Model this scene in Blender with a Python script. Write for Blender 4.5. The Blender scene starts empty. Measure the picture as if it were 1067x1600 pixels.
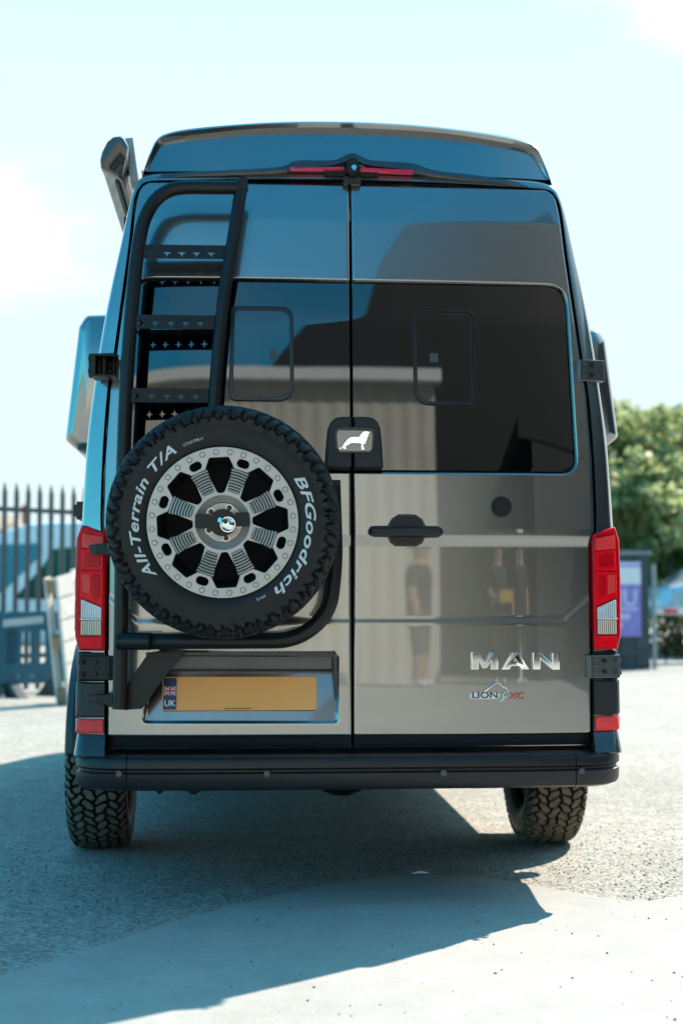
import bpy, bmesh, math, random
import numpy as np
from mathutils import Vector, Matrix
random.seed(7); np.random.seed(7)
PI = math.pi
scn = bpy.context.scene
COL = scn.collection

# ------------------------------------------------------------------ camera, sky, sun, exposure
CAMLOC = Vector((-.385, -4.95, 1.05)); FPX = 2222.0
YAW = math.radians(4.0); PIT = math.radians(3.55)
FW = Vector((math.sin(YAW)*math.cos(PIT), math.cos(YAW)*math.cos(PIT), math.sin(PIT)))
RT = Vector((math.cos(YAW), -math.sin(YAW), 0)); UP = RT.cross(FW)
cd = bpy.data.cameras.new('camera'); cam = bpy.data.objects.new('camera', cd); COL.objects.link(cam)
cam.location = CAMLOC; cam.rotation_euler = (PI/2+PIT, 0, -YAW)
cd.sensor_fit = 'VERTICAL'; cd.sensor_height = 36.0; cd.lens = 36.0*FPX/1600.0
cd.clip_start = .05; cd.clip_end = 2000
cd.dof.use_dof = True; cd.dof.focus_distance = 4.75; cd.dof.aperture_fstop = 2.2
scn.camera = cam

SUN_AZ = Vector((.73, .68)).normalized(); SUN_EL = math.radians(45)
sun_dir = Vector((SUN_AZ.x*math.cos(SUN_EL), SUN_AZ.y*math.cos(SUN_EL), math.sin(SUN_EL)))   # towards the sun
world = bpy.data.worlds.new('World'); scn.world = world; world.use_nodes = True
wn = world.node_tree.nodes; wl = world.node_tree.links
bg = wn['Background']; bg.inputs[1].default_value = .1
sky = wn.new('ShaderNodeTexSky'); sky.sky_type = 'NISHITA'; sky.sun_disc = False
sky.sun_elevation = SUN_EL; sky.sun_rotation = math.atan2(SUN_AZ.x, SUN_AZ.y)
sky.air_density = 1.0; sky.dust_density = 1.6; sky.ozone_density = 1.6; sky.altitude = 50
tc = wn.new('ShaderNodeTexCoord'); mp = wn.new('ShaderNodeMapping'); mp.inputs['Scale'].default_value = (1, 1, 2.0)
mp.inputs['Location'].default_value = (5.7, 3.2, 1.9)
nz = wn.new('ShaderNodeTexNoise'); nz.inputs['Scale'].default_value = 2.1; nz.inputs['Detail'].default_value = 9; nz.inputs['Roughness'].default_value = .5
wl.new(tc.outputs['Generated'], mp.inputs[0]); wl.new(mp.outputs[0], nz.inputs['Vector'])
def wmath(op, a, b=None):
    m = wn.new('ShaderNodeMath'); m.operation = op
    for i, v in enumerate((a, b)):
        if v is None: continue
        if isinstance(v, (int, float)): m.inputs[i].default_value = v
        else: wl.new(v, m.inputs[i])
    return m.outputs[0]
def wstep(src, lo, hi, t0, t1):
    m = wn.new('ShaderNodeMapRange'); m.interpolation_type = 'SMOOTHSTEP'
    for k, v in (('From Min', lo), ('From Max', hi), ('To Min', t0), ('To Max', t1)): m.inputs[k].default_value = v
    wl.new(src, m.inputs['Value']); return m.outputs[0]
def wmix(fac, a, b, mode='MIX'):
    m = wn.new('ShaderNodeMix'); m.data_type = 'RGBA'; m.blend_type = mode
    for i, v in ((0, fac), (6, a), (7, b)):
        if isinstance(v, (int, float, tuple)): m.inputs[i].default_value = v
        else: wl.new(v, m.inputs[i])
    return m.outputs[2]
sepd = wn.new('ShaderNodeSeparateXYZ'); wl.new(tc.outputs['Generated'], sepd.inputs[0])
dt = wn.new('ShaderNodeVectorMath'); dt.operation = 'DOT_PRODUCT'; dt.inputs[1].default_value = (SUN_AZ.x, SUN_AZ.y, 0); wl.new(tc.outputs['Generated'], dt.inputs[0])
# pale haze low on the sunward side, broken white cloud everywhere
haze = wmath('MULTIPLY', wstep(dt.outputs['Value'], -.15, .50, 0, 1), wstep(sepd.outputs['Z'], .30, .78, .96, 0))
cloud = wstep(nz.outputs['Fac'], .52, .68, 0, .85)
blue = wmix(1.0, sky.outputs[0], (.22, 1.32, 1.45, 1), 'MULTIPLY')
c1 = wmix(haze, blue, (3.4, 3.82, 4.04, 1))
cloud = wmath('MULTIPLY', cloud, wstep(dt.outputs['Value'], -.2, .5, .10, 1.0))
c2 = wmix(cloud, c1, (6.2, 6.3, 6.3, 1))
wl.new(c2, bg.inputs[0])
sd = bpy.data.lights.new('sun', 'SUN'); sun = bpy.data.objects.new('sun', sd); COL.objects.link(sun)
sd.energy = 4.1; sd.angle = math.radians(.53); sd.color = (1, .885, .765)
sun.rotation_euler = sun_dir.to_track_quat('Z', 'Y').to_euler()
vs = scn.view_settings; vs.view_transform = 'Standard'; vs.look = 'None'; vs.exposure = 1.36; vs.gamma = 1; vs.use_curve_mapping = False
scn.cycles.use_denoising = True; scn.cycles.max_bounces = 8; scn.cycles.glossy_bounces = 4; scn.cycles.caustics_reflective = False; scn.cycles.caustics_refractive = False

# ------------------------------------------------------------------ materials
def mat(name, col, rough=.5, metal=0, coat=0, ior=1.5, var=.12, vscale=8, bump=0, bscale=60, bdist=.01, croughness=.03, cior=1.5, emit=None):
    m = bpy.data.materials.new(name); m.use_nodes = True
    nt = m.node_tree; n = nt.nodes; l = nt.links; b = n['Principled BSDF']
    b.inputs['Roughness'].default_value = rough; b.inputs['Metallic'].default_value = metal; b.inputs['IOR'].default_value = ior
    b.inputs['Coat Weight'].default_value = coat; b.inputs['Coat Roughness'].default_value = croughness; b.inputs['Coat IOR'].default_value = cior
    t = n.new('ShaderNodeTexCoord'); z = n.new('ShaderNodeTexNoise'); z.inputs['Scale'].default_value = vscale; z.inputs['Detail'].default_value = 6
    r = n.new('ShaderNodeMapRange'); r.inputs['To Min'].default_value = 1-var; r.inputs['To Max'].default_value = 1+var
    r.inputs['From Min'].default_value = .3; r.inputs['From Max'].default_value = .7
    x = n.new('ShaderNodeMix'); x.data_type = 'RGBA'; x.blend_type = 'MULTIPLY'; x.inputs[0].default_value = 1; x.inputs[6].default_value = (*col, 1)
    l.new(t.outputs['Object'], z.inputs['Vector']); l.new(z.outputs['Fac'], r.inputs['Value']); l.new(r.outputs[0], x.inputs[7]); l.new(x.outputs[2], b.inputs['Base Color'])
    if bump:
        z2 = n.new('ShaderNodeTexNoise'); z2.inputs['Scale'].default_value = bscale; z2.inputs['Detail'].default_value = 4
        bp = n.new('ShaderNodeBump'); bp.inputs['Strength'].default_value = bump; bp.inputs['Distance'].default_value = bdist
        l.new(t.outputs['Object'], z2.inputs['Vector']); l.new(z2.outputs['Fac'], bp.inputs['Height']); l.new(bp.outputs[0], b.inputs['Normal'])
    return m
M = {}
M['paint'] = mat('grey_metallic_paint', (.228, .226, .215), .26, .97, 1.0, var=.03, vscale=3, croughness=.02, cior=2.0)
M['glass'] = mat('privacy_glass', (.0007, .001, .0012), .012, 0, 0, ior=1.95, var=.1, bump=.02, bscale=2.2, bdist=.006)
M['black'] = mat('black_powder_coat', (.007, .0078, .0082), .40, 0, 0, ior=1.38, var=.2, bump=.05, bscale=400, bdist=.001)
M['plastic'] = mat('dark_bumper_plastic', (.012, .0128, .0135), .40, 0, 0, ior=1.42, var=.12, bump=.08, bscale=600, bdist=.0008)
M['gap'] = mat('shut_line_and_shade_black', (.004, .004, .004), .8)
M['rubber'] = mat('tyre_rubber', (.009, .009, .0088), .48, 0, 0, ior=1.36, var=.25, vscale=14, bump=.12, bscale=160, bdist=.001)
M['dustrub'] = mat('dusty_tread_rubber', (.15, .118, .084), .85, 0, 0, var=.35, vscale=20)
M['letter'] = mat('white_tyre_letter', (.55, .58, .58), .6, var=.1, vscale=40)
M['rim'] = mat('satin_grey_alloy', (.44, .42, .39), .42, .45, 0, var=.06, vscale=20)
M['chrome'] = mat('chrome', (.85, .85, .85), .04, 1, var=.02)
M['silver'] = mat('cast_silver', (.5, .5, .5), .28, .9, var=.1, vscale=50)
M['red'] = mat('red_lens', (.95, .004, .014), .2, 0, .12, ior=1.2, var=.1, vscale=30)
M['reddark'] = mat('deep_red_lens', (.60, .004, .012), .2, 0, .15, ior=1.2, var=.15, vscale=25)
M['redpale'] = mat('pale_red_lens', (.86, .055, .055), .2, 0, .12, ior=1.25, var=.1, vscale=25)
M['clear'] = mat('clear_lens', (.62, .65, .68), .15, .3, 1, var=.15, vscale=60)
M['amber'] = mat('smoked_amber_lens', (.52, .36, .24), .15, .2, 1, var=.15, vscale=60)
M['plate'] = mat('yellow_number_plate', (1.0, .41, .11), .4, var=.03)
M['navy'] = mat('navy_print', (.010, .035, .11), .35)
M['flagred'] = mat('flag_red', (.60, .02, .03), .35)
M['white'] = mat('white_print', (.80, .80, .80), .4, var=.04)
M['ink'] = mat('black_print', (.015, .015, .015), .4)
M['under'] = mat('underbody_black', (.008, .008, .008), .8, var=.3)
M['sensor'] = mat('sensor_grey', (.07, .07, .07), .35)
M['awn'] = mat('awning_grey_metal', (.30, .30, .29), .35, .4, .3, var=.05)
M['dkgrey'] = mat('dark_grey_panel', (.022, .023, .024), .38, ior=1.4, var=.1)

# ------------------------------------------------------------------ helpers
def S(x, z):
    """depth of the rear face of the van (its lean and its crown)"""
    y = 0.0
    if z > 1.3: y += (min(z, 2.05)-1.3)*.075
    if z > 2.05: y += (min(z, 2.42)-2.05)*.12
    if z > 2.42: y += (z-2.42)*.18
    return y+.05*abs(x/.95)**5
def _ray(px, py): return FW*FPX+RT*(px-533.5)-UP*(py-800)
def R(px, py, off=0.0):
    d = _ray(px, py); y = 0
    for i in range(8):
        p = CAMLOC+d*((y-CAMLOC.y)/d.y); y = S(p.x, p.z)-off
    return p
def at(px, py, Y):
    d = _ray(px, py); return CAMLOC+d*((Y-CAMLOC.y)/d.y)
def G(px, py, z=0):
    d = _ray(px, py); return CAMLOC+d*((z-CAMLOC.z)/d.z)

def obj(name, verts, faces, m=None, parent=None, smooth=True, angle=35, recalc=True, loc=None, rot=None):
    me = bpy.data.meshes.new(name); me.from_pydata([tuple(v) for v in verts], [], faces)
    if recalc:
        b = bmesh.new(); b.from_mesh(me); bmesh.ops.recalc_face_normals(b, faces=b.faces); b.to_mesh(me); b.free()
    if smooth:
        me.shade_smooth()
        if angle < 180: me.set_sharp_from_angle(angle=math.radians(angle))
    me.update()
    if m: me.materials.append(m)
    return link(name, me, parent, loc, rot)
def link(name, me, parent=None, loc=None, rot=None):
    o = bpy.data.objects.new(name, me); COL.objects.link(o)
    if parent: o.parent = parent
    if loc: o.location = loc
    if rot: o.rotation_euler = rot
    return o
def tag(o, label=None, cat=None, group=None, kind=None):
    if label: o['label'] = label
    if cat: o['category'] = cat
    if group: o['group'] = group
    if kind: o['kind'] = kind
    return o
def thing(name, label, cat, loc=(0, 0, 0), rot=None, group=None):
    o = bpy.data.objects.new(name, None); COL.objects.link(o); o.location = loc; o.empty_display_size = .1
    if rot: o.rotation_euler = rot
    return tag(o, label, cat, group)

class MB:
    def __init__(s): s.v = []; s.f = []
    def add(s, v, f):
        n = len(s.v); s.v += [tuple(p) for p in v]; s.f += [tuple(i+n for i in q) for q in f]; return s
    def box(s, c, d, bev=0, rot=None):
        b = bmesh.new(); bmesh.ops.create_cube(b, size=1)
        bmesh.ops.scale(b, vec=d, verts=b.verts)
        if bev: bmesh.ops.bevel(b, geom=b.edges[:]+b.verts[:], offset=bev, segments=2, affect='EDGES')
        if rot: bmesh.ops.rotate(b, cent=(0, 0, 0), matrix=Matrix.Rotation(rot[1], 3, rot[0]), verts=b.verts)
        b.verts.index_update()
        s.add([Vector(v.co)+Vector(c) for v in b.verts], [[v.index for v in f.verts] for f in b.faces]); b.free(); return s
    def cyl(s, c, axis, r, h, n=24, r2=None):
        ax = Vector(axis).normalized(); q = ax.to_track_quat('Z', 'Y').to_matrix(); r2 = r if r2 is None else r2
        vs = []
        for k, (rr, zz) in enumerate(((r, -h/2), (r2, h/2))):
            for i in range(n):
                a = 2*PI*i/n; vs.append(Vector(c)+q@Vector((rr*math.cos(a), rr*math.sin(a), zz)))
        fs = [(i, (i+1) % n, n+(i+1) % n, n+i) for i in range(n)]+[tuple(range(n)), tuple(range(2*n-1, n-1, -1))]
        return s.add(vs, fs)
    def tube(s, pts, r, n=14, cap=True):
        pts = [Vector(p) for p in pts]; N = len(pts); T = []
        for i in range(N): T.append((pts[min(i+1, N-1)]-pts[max(i-1, 0)]).normalized())
        u = T[0].orthogonal().normalized(); vs = []
        rr = r if hasattr(r, '__len__') else [r]*N
        for i in range(N):
            u = (u-T[i]*u.dot(T[i])).normalized(); w = T[i].cross(u)
            for k in range(n):
                a = 2*PI*k/n; vs.append(pts[i]+(u*math.cos(a)+w*math.sin(a))*rr[i])
        fs = [(i*n+k, i*n+(k+1) % n, (i+1)*n+(k+1) % n, (i+1)*n+k) for i in range(N-1) for k in range(n)]
        if cap: fs += [tuple(range(n-1, -1, -1)), tuple((N-1)*n+k for k in range(n))]
        return s.add(vs, fs)
    def sphere(s, c, r, nu=16, nv=10, sc=(1, 1, 1)):
        vs = []
        for j in range(nv+1):
            t = PI*j/nv
            for i in range(nu):
                a = 2*PI*i/nu; vs.append((c[0]+sc[0]*r*math.sin(t)*math.cos(a), c[1]+sc[1]*r*math.sin(t)*math.sin(a), c[2]+sc[2]*r*math.cos(t)))
        return s.add(vs, [(j*nu+i, j*nu+(i+1) % nu, (j+1)*nu+(i+1) % nu, (j+1)*nu+i) for j in range(nv) for i in range(nu)])
    def each(s, name, m, parent=None, **k):
        """one object per connected piece"""
        p = list(range(len(s.v)))
        def find(i):
            while p[i] != i: p[i] = p[p[i]]; i = p[i]
            return i
        for f in s.f:
            for i in f[1:]: p[find(i)] = find(f[0])
        g = {}
        for i in range(len(s.v)): g.setdefault(find(i), []).append(i)
        out = []
        for r, idx in g.items():
            mp = {i: j for j, i in enumerate(idx)}
            out.append(obj(name, [s.v[i] for i in idx], [tuple(mp[i] for i in f) for f in s.f if find(f[0]) == r], m, parent, **k))
        return out
    def build(s, name, m, parent=None, **k): return obj(name, s.v, s.f, m, parent, **k)

def spline(pts, n=8):
    pts = [Vector(p) for p in pts]; out = []
    P = [pts[0]*2-pts[1]]+pts+[pts[-1]*2-pts[-2]]
    for i in range(1, len(P)-2):
        a, b, c, d = P[i-1:i+3]
        for k in range(n):
            t = k/n; out.append(.5*((2*b)+(c-a)*t+(2*a-5*b+4*c-d)*t*t+(3*b-a-3*c+d)*t**3))
    return out+[pts[-1]]
def fillet(pts, r, n=5):
    out = []; N = len(pts); rr = r if hasattr(r, '__len__') else [r]*N
    for i in range(N):
        p0, p, p1 = Vector(pts[i-1]), Vector(pts[i]), Vector(pts[(i+1) % N])
        a = (p0-p); b = (p1-p); L = min(a.length, b.length)*.49
        if rr[i] <= 0: out.append(tuple(p)); continue
        ang = a.angle(b); d = min(L, rr[i]/max(.05, math.tan(ang/2)))
        A = p+a.normalized()*d; B = p+b.normalized()*d
        for k in range(n+1):
            t = k/n; out.append(tuple(A*(1-t)**2+p*2*t*(1-t)+B*t*t))
    return out
def fillet_open(pts, r, n=6):
    """round the corners of an open 3-D path"""
    out = [Vector(pts[0])]
    for i in range(1, len(pts)-1):
        p0, p, p1 = Vector(pts[i-1]), Vector(pts[i]), Vector(pts[i+1])
        a = p0-p; b = p1-p; d = min(r, a.length*.49, b.length*.49)
        A = p+a.normalized()*d; B = p+b.normalized()*d
        for k in range(n+1):
            t = k/n; out.append(A*(1-t)**2+p*2*t*(1-t)+B*t*t)
    out.append(Vector(pts[-1])); return out
def shape(loops, ext, bev=0, bres=1):
    """solid of 2-D loops (inner loops are holes): verts (x, y, h) with h from 0 to ext"""
    c = bpy.data.curves.new('shape', 'CURVE'); c.dimensions = '2D'; c.fill_mode = 'BOTH'
    c.extrude = max(0, ext/2-bev); c.bevel_depth = bev; c.bevel_resolution = bres; c.offset = -bev
    for lp in loops:
        sp = c.splines.new('POLY'); sp.points.add(len(lp)-1); sp.use_cyclic_u = True
        for i, p in enumerate(lp): sp.points[i].co = (p[0], p[1], 0, 1)
    o = bpy.data.objects.new('shape', c); me = bpy.data.meshes.new_from_object(o)
    v = [(p.co.x, p.co.y, p.co.z+ext/2) for p in me.vertices]; f = [tuple(q.vertices) for q in me.polygons]
    bpy.data.objects.remove(o); bpy.data.curves.remove(c); bpy.data.meshes.remove(me)
    return v, f
def text(s, size, ext, shear=0, weight=0, spacing=1.0, align='LEFT', bev=0):
    c = bpy.data.curves.new('text', 'FONT'); c.body = s; c.size = size; c.extrude = ext/2; c.shear = shear; c.offset = weight
    c.space_character = spacing; c.align_x = align; c.resolution_u = 4; c.bevel_depth = bev
    o = bpy.data.objects.new('text', c); me = bpy.data.meshes.new_from_object(o)
    v = [(p.co.x, p.co.y, p.co.z+ext/2) for p in me.vertices]; f = [tuple(q.vertices) for q in me.polygons]
    bpy.data.objects.remove(o); bpy.data.curves.remove(c); bpy.data.meshes.remove(me)
    return v, f
def on_rear(name, loops, off, thick, m, parent, bev=0.0, mirror=False, angle=40):
    """a solid of (x, z) loops laid on the rear face, standing 'thick' proud of 'off'"""
    v, f = shape(loops, thick, bev)
    sx = -1 if mirror else 1
    return obj(name, [(sx*x, S(x, z)-off-h, z) for x, z, h in v], f, m, parent, angle=angle)
def PX(pts, off=0): return [(R(px, py, off).x, R(px, py, off).z) for px, py in pts]
def circ(c, r, n=24): return [(c[0]+r*math.cos(2*PI*i/n), c[1]+r*math.sin(2*PI*i/n)) for i in range(n)]
def sst(a, b, t):
    t = np.clip((t-a)/(b-a), 0, 1); return t*t*(3-2*t)
def interp(xs, ys): return lambda z: np.interp(z, xs, ys)

# ------------------------------------------------------------------ ground
def ground_mat(name, base, spread, speck, bump, scale, stain=.2):
    m = bpy.data.materials.new(name); m.use_nodes = True; nt = m.node_tree; n = nt.nodes; l = nt.links; b = n['Principled BSDF']
    b.inputs['Roughness'].default_value = .9
    t = n.new('ShaderNodeTexCoord')
    def noise(sc, det=6, rough=.55):
        z = n.new('ShaderNodeTexNoise'); z.inputs['Scale'].default_value = sc; z.inputs['Detail'].default_value = det; z.inputs['Roughness'].default_value = rough
        l.new(t.outputs['Object'], z.inputs['Vector']); return z
    def rng(src, a, b2, lo, hi):
        r = n.new('ShaderNodeMapRange'); r.inputs['From Min'].default_value = a; r.inputs['From Max'].default_value = b2; r.inputs['To Min'].default_value = lo; r.inputs['To Max'].default_value = hi
        l.new(src, r.inputs['Value']); return r.outputs[0]
    def mul(a, b2):
        x = n.new('ShaderNodeMath'); x.operation = 'MULTIPLY'; l.new(a, x.inputs[0]); l.new(b2, x.inputs[1]); return x.outputs[0]
    big = rng(noise(.55, 5).outputs['Fac'], .3, .7, 1-stain, 1+stain*.8)
    mid = rng(noise(6, 8, .65).outputs['Fac'], .3, .7, 1-spread, 1+spread)
    vo = n.new('ShaderNodeTexVoronoi'); vo.inputs['Scale'].default_value = scale; l.new(t.outputs['Object'], vo.inputs['Vector'])
    sep = n.new('ShaderNodeSeparateColor'); l.new(vo.outputs['Color'], sep.inputs[0])
    spk = rng(sep.outputs[0], 0, 1, 1-speck, 1+speck)
    f = mul(mul(big, mid), spk)
    x = n.new('ShaderNodeMix'); x.data_type = 'RGBA'; x.blend_type = 'MULTIPLY'; x.inputs[0].default_value = 1; x.inputs[6].default_value = (*base, 1)
    l.new(f, x.inputs[7]); l.new(x.outputs[2], b.inputs['Base Color'])
    ad = n.new('ShaderNodeMath'); ad.operation = 'ADD'; l.new(vo.outputs['Distance'], ad.inputs[0])
    fine = noise(scale*.35, 8, .7); l.new(fine.outputs['Fac'], ad.inputs[1])
    bp = n.new('ShaderNodeBump'); bp.inputs['Strength'].default_value = bump; bp.inputs['Distance'].default_value = .01
    l.new(ad.outputs[0], bp.inputs['Height']); l.new(bp.outputs[0], b.inputs['Normal'])
    return m
M['asphalt'] = ground_mat('weathered_asphalt', (.30, .283, .25), .16, .42, .42, 84, .16)
M['concrete'] = ground_mat('worn_concrete', (.335, .325, .30), .09, .06, .12, 160, .12)
GS = 400
o = obj('ground', [(-GS, -GS, 0), (GS, -GS, 0), (GS, GS, 0), (-GS, GS, 0)], [(0, 1, 2, 3)], M['asphalt'], smooth=False); tag(o, kind='structure')
joint = [(0, 1530), (60, 1512), (130, 1490), (190, 1470), (250, 1450), (320, 1430), (400, 1410), (450, 1399), (500, 1388), (560, 1378), (600, 1374), (680, 1370), (760, 1375), (840, 1388), (930, 1404), (985, 1412), (1015, 1412), (1067, 1402)]
jp = [G(*q) for q in joint]
jp = [Vector((-9, -7.2, 0)), Vector((-4, -3.05, 0)), Vector((-2, -1.6, 0))]+jp+[Vector((2.2, .55, 0)), Vector((6, 2.3, 0)), Vector((12, 4, 0))]
rag = []
for i in range(len(jp)-1):
    L = (jp[i+1]-jp[i]).length; k = max(1, int(L/.02)) if L < 1.2 else 12
    for j in range(k): rag.append(jp[i].lerp(jp[i+1], j/k))
rag.append(jp[-1])
top = []; cum = 0
for i, p in enumerate(rag):
    w = .006*math.sin(p.x*41)+.005*math.sin(p.x*97+1)+random.uniform(-.004, .004)
    top.append((p.x, p.y+w, .009))
nR = len(top)
edge = [(x, y+.006, .0005) for x, y, z in top]
outer = [(12, -40, .009), (-30, -40, .009), (-30, -20, .009)]
o = obj('concrete_apron', top+edge+outer, [tuple(list(range(nR))+[2*nR, 2*nR+1, 2*nR+2])]+[(i, i+1, nR+i+1, nR+i) for i in range(nR-1)], M['concrete'], smooth=False)
tag(o, kind='structure')

# ------------------------------------------------------------------ THE VAN
van = thing('camper_van', 'dark grey high roof camper van seen from behind with black ladder and tinted rear windows', 'van')

# rear outline, right half, (x, z)
SEAM = [(.846, .535), (.848, .70), (.850, 1.0), (.852, 1.24), (.868, 1.31), (.866, 1.55), (.859, 1.784), (.832, 1.926), (.806, 2.15), (.788, 2.311), (.776, 2.45), (.770, 2.495), (.756, 2.532), (.72, 2.556), (.60, 2.561), (.30, 2.571), (0, 2.575)]
SEAM[6] = (.853, 1.784)
OUT = [(.952, .45), (.955, .70), (.957, .95), (.955, 1.2), (.950, 1.31), (.937, 1.598), (.915, 1.80), (.889, 2.0), (.858, 2.18), (.826, 2.34), (.800, 2.47), (.782, 2.54), (.758, 2.585), (.70, 2.604), (.60, 2.610), (.30, 2.618), (0, 2.622)]
sz = [p[1] for p in SEAM[:13]]; sx_ = [p[0] for p in SEAM[:13]]
def door_xr(z):
    z = np.asarray(z, float)
    base = np.interp(z, sz, sx_)
    r = .055; zt = 2.558
    t = np.clip((z-(zt-r))/r, 0, 1)
    return np.interp(np.minimum(z, zt-r), sz, sx_)*1.0-.003-r*(1-np.sqrt(np.clip(1-t*t, 0, 1)))
WZ0, WZ1 = 1.507, 2.187
WIN = fillet([(.010, WZ0), (.800, WZ0), (.777, WZ1), (.010, WZ1)], [.0, .055, .07, .0])
def poly_sdf(px, pz, poly):
    px = np.asarray(px); pz = np.asarray(pz); d = np.full(px.shape, 1e9); ins = np.zeros(px.shape, bool)
    N = len(poly)
    for i in range(N):
        ax, az = poly[i]; bx, bz = poly[(i+1) % N]
        ex, ez = bx-ax, bz-az; wx, wz = px-ax, pz-az
        L = ex*ex+ez*ez
        if L < 1e-14: continue
        t = np.clip((wx*ex+wz*ez)/L, 0, 1)
        d = np.minimum(d, np.hypot(wx-ex*t, wz-ez*t))
        c = ((az <= pz) & (bz > pz)) | ((bz <= pz) & (az > pz))
        with np.errstate(divide='ignore', invalid='ignore'):
            xi = ax+(pz-az)/(bz-az if bz != az else 1e-12)*ex
        ins ^= c & (px < xi)
    return np.where(ins, -d, d)
PREC = fillet(PX([(224, 1129), (236, 1030), (252, 1019), (520, 1019), (528, 1030), (527, 1129)]), .012)   # number plate recess
PZ0 = min(p[1] for p in PREC); PZ1 = max(p[1] for p in PREC)
S_np = np.vectorize(S)
WINX = [(-.2, WZ0), (.800, WZ0), (.777, WZ1), (-.2, WZ1)]
WINX = fillet(WINX, [0, .055, .07, 0])
def make_door(side):
    zs = np.concatenate([np.array([.537, .5385, .541, .545]), np.arange(.55, 1.49, .0045), np.arange(1.49, 1.525, .0022), np.arange(1.525, 2.16, .008), np.arange(2.16, 2.205, .0022),
                         np.arange(2.205, 2.49, .008), np.linspace(2.49, 2.548, 24), np.array([2.552, 2.555, 2.5575, 2.558])])
    us = np.concatenate([np.array([0, .0015, .003, .006, .010]), np.linspace(.016, .90, 150), np.linspace(.905, .985, 40), np.array([.990, .994, .9965, .9985, 1.0])])
    xl = .0035; xr = door_xr(zs)
    X = xl+(xr-xl)[:, None]*us[None, :]; Z = np.repeat(zs[:, None], len(us), 1)
    d = np.minimum(np.minimum(X-xl, xr[:, None]-X), np.minimum(Z-.537, 2.558-Z)); r = .007
    e = np.clip(r-d, 0, r); rnd = r-np.sqrt(np.maximum(r*r-e*e, 0))
    Y = S_np(X, Z)+rnd
    # window recess with a painted lip
    sd_ = poly_sdf(X, Z, WINX)
    Y += .020*(1-sst(-.004, .013, sd_))
    # recessed waist band: steps in below the waist line, out again at the lower crease
    zc = .978+np.clip((X-.745)/.10, 0, 1)*.085
    band = sst(1.285, 1.232, Z)*(1-sst(zc+.018, zc-.018, Z))
    Y += .0055*band
    # soft crown of the lower skin, top lip under the window
    Y -= .0006*np.exp(-((Z-.76)/.16)**2)
    # dark lower lip of the door
    Y += np.where(Z < .586, .006*(1-sst(.580, .586, Z))+.55*np.clip(.582-Z, 0, 1), 0)
    if side < 0:
        sp = poly_sdf(-X, Z, PREC)
        depth = .064*np.clip((Z-PZ0)/(PZ1-PZ0), 0, 1)+.004
        Y += depth*(1-sst(-.004, .004, sp))
    nr, nc = X.shape; X = X*side
    V = np.stack([X, Y, Z], -1).reshape(-1, 3).tolist()
    F = [(i*nc+j, i*nc+j+1, (i+1)*nc+j+1, (i+1)*nc+j) for i in range(nr-1) for j in range(nc-1)]
    loop = [(0, j) for j in range(nc)]+[(i, nc-1) for i in range(1, nr)]+[(nr-1, j) for j in range(nc-2, -1, -1)]+[(i, 0) for i in range(nr-2, 0, -1)]
    base = len(V); n = len(loop)
    for i, j in loop: V.append((X[i, j], Y[i, j]+.045, Z[i, j]))
    F += [(loop[k][0]*nc+loop[k][1], base+k, base+(k+1) % n, loop[(k+1) % n][0]*nc+loop[(k+1) % n][1]) for k in range(n)]
    return obj('rear_door', V, F, M['paint'], van, angle=60)
door_r = make_door(1); door_l = make_door(-1)
tag(door_r, 'right rear door with lever handle and two chrome badges'); tag(door_l, 'left rear door behind the ladder and spare wheel with the yellow number plate')
# panes and their inner opening hatches
for sgn, door in ((1, door_r), (-1, door_l)):
    zs = np.linspace(WZ0+.002, WZ1-.002, 40)
    sd0 = []
    X = []; V = []
    nc = 40
    # outline walk per row
    for z in zs:
        lo, hi = .006, .80
        xs = np.linspace(.5, .81, 600); ss = poly_sdf(xs, np.full(600, z), WINX); xr = xs[ss < -.0012].max()
        for j in range(nc):
            x = .006+(xr-.006)*j/(nc-1); V.append((sgn*x, S(x, z)+.0125, z))
    F = [(i*nc+j, i*nc+j+1, (i+1)*nc+j+1, (i+1)*nc+j) for i in range(39) for j in range(nc-1)]
    obj('window_pane', V, F, M['glass'], door, angle=180)
def hatch(pts, door, rads):
    p = PX(pts); o_ = fillet(p, rads, 6)
    c = (sum(q[0] for q in p)/4, sum(q[1] for q in p)/4)
    i_ = [(c[0]+(x-c[0])*.885, c[1]+(z-c[1])*.925) for x, z in o_]
    on_rear('hatch_frame', [o_, i_], -.0135, .006, M['gapgloss'], door, .002)
    on_rear('hatch_frame_bead', [[(c[0]+(x-c[0])*1.012, c[1]+(z-c[1])*1.008) for x, z in o_], [(c[0]+(x-c[0])*.985, c[1]+(z-c[1])*.99) for x, z in o_]], -.0125, .0085, M['dkgrey'], door, .002)
M['gapgloss'] = mat('gloss_black_frame', (.010, .012, .013), .18)
hatch([(645, 485), (741, 486), (743, 632), (648, 632)], door_r, [.045, .025, .02, .06])
hatch([(362, 478), (458, 479), (459, 626), (358, 625)], door_l, [.02, .045, .06, .03])
# small interior label seen through each pane
for q, door in (((672, 551, 685, 565), door_r), ((421, 546, 434, 561), door_l)):
    on_rear('sticker', [PX([(q[0], q[1]), (q[2], q[1]), (q[2], q[3]), (q[0], q[3])])], -.0122, .0006, M['sticker'] if 'sticker' in M else M.setdefault('sticker', mat('faded_sticker', (.05, .055, .06), .5)), door)

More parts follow.
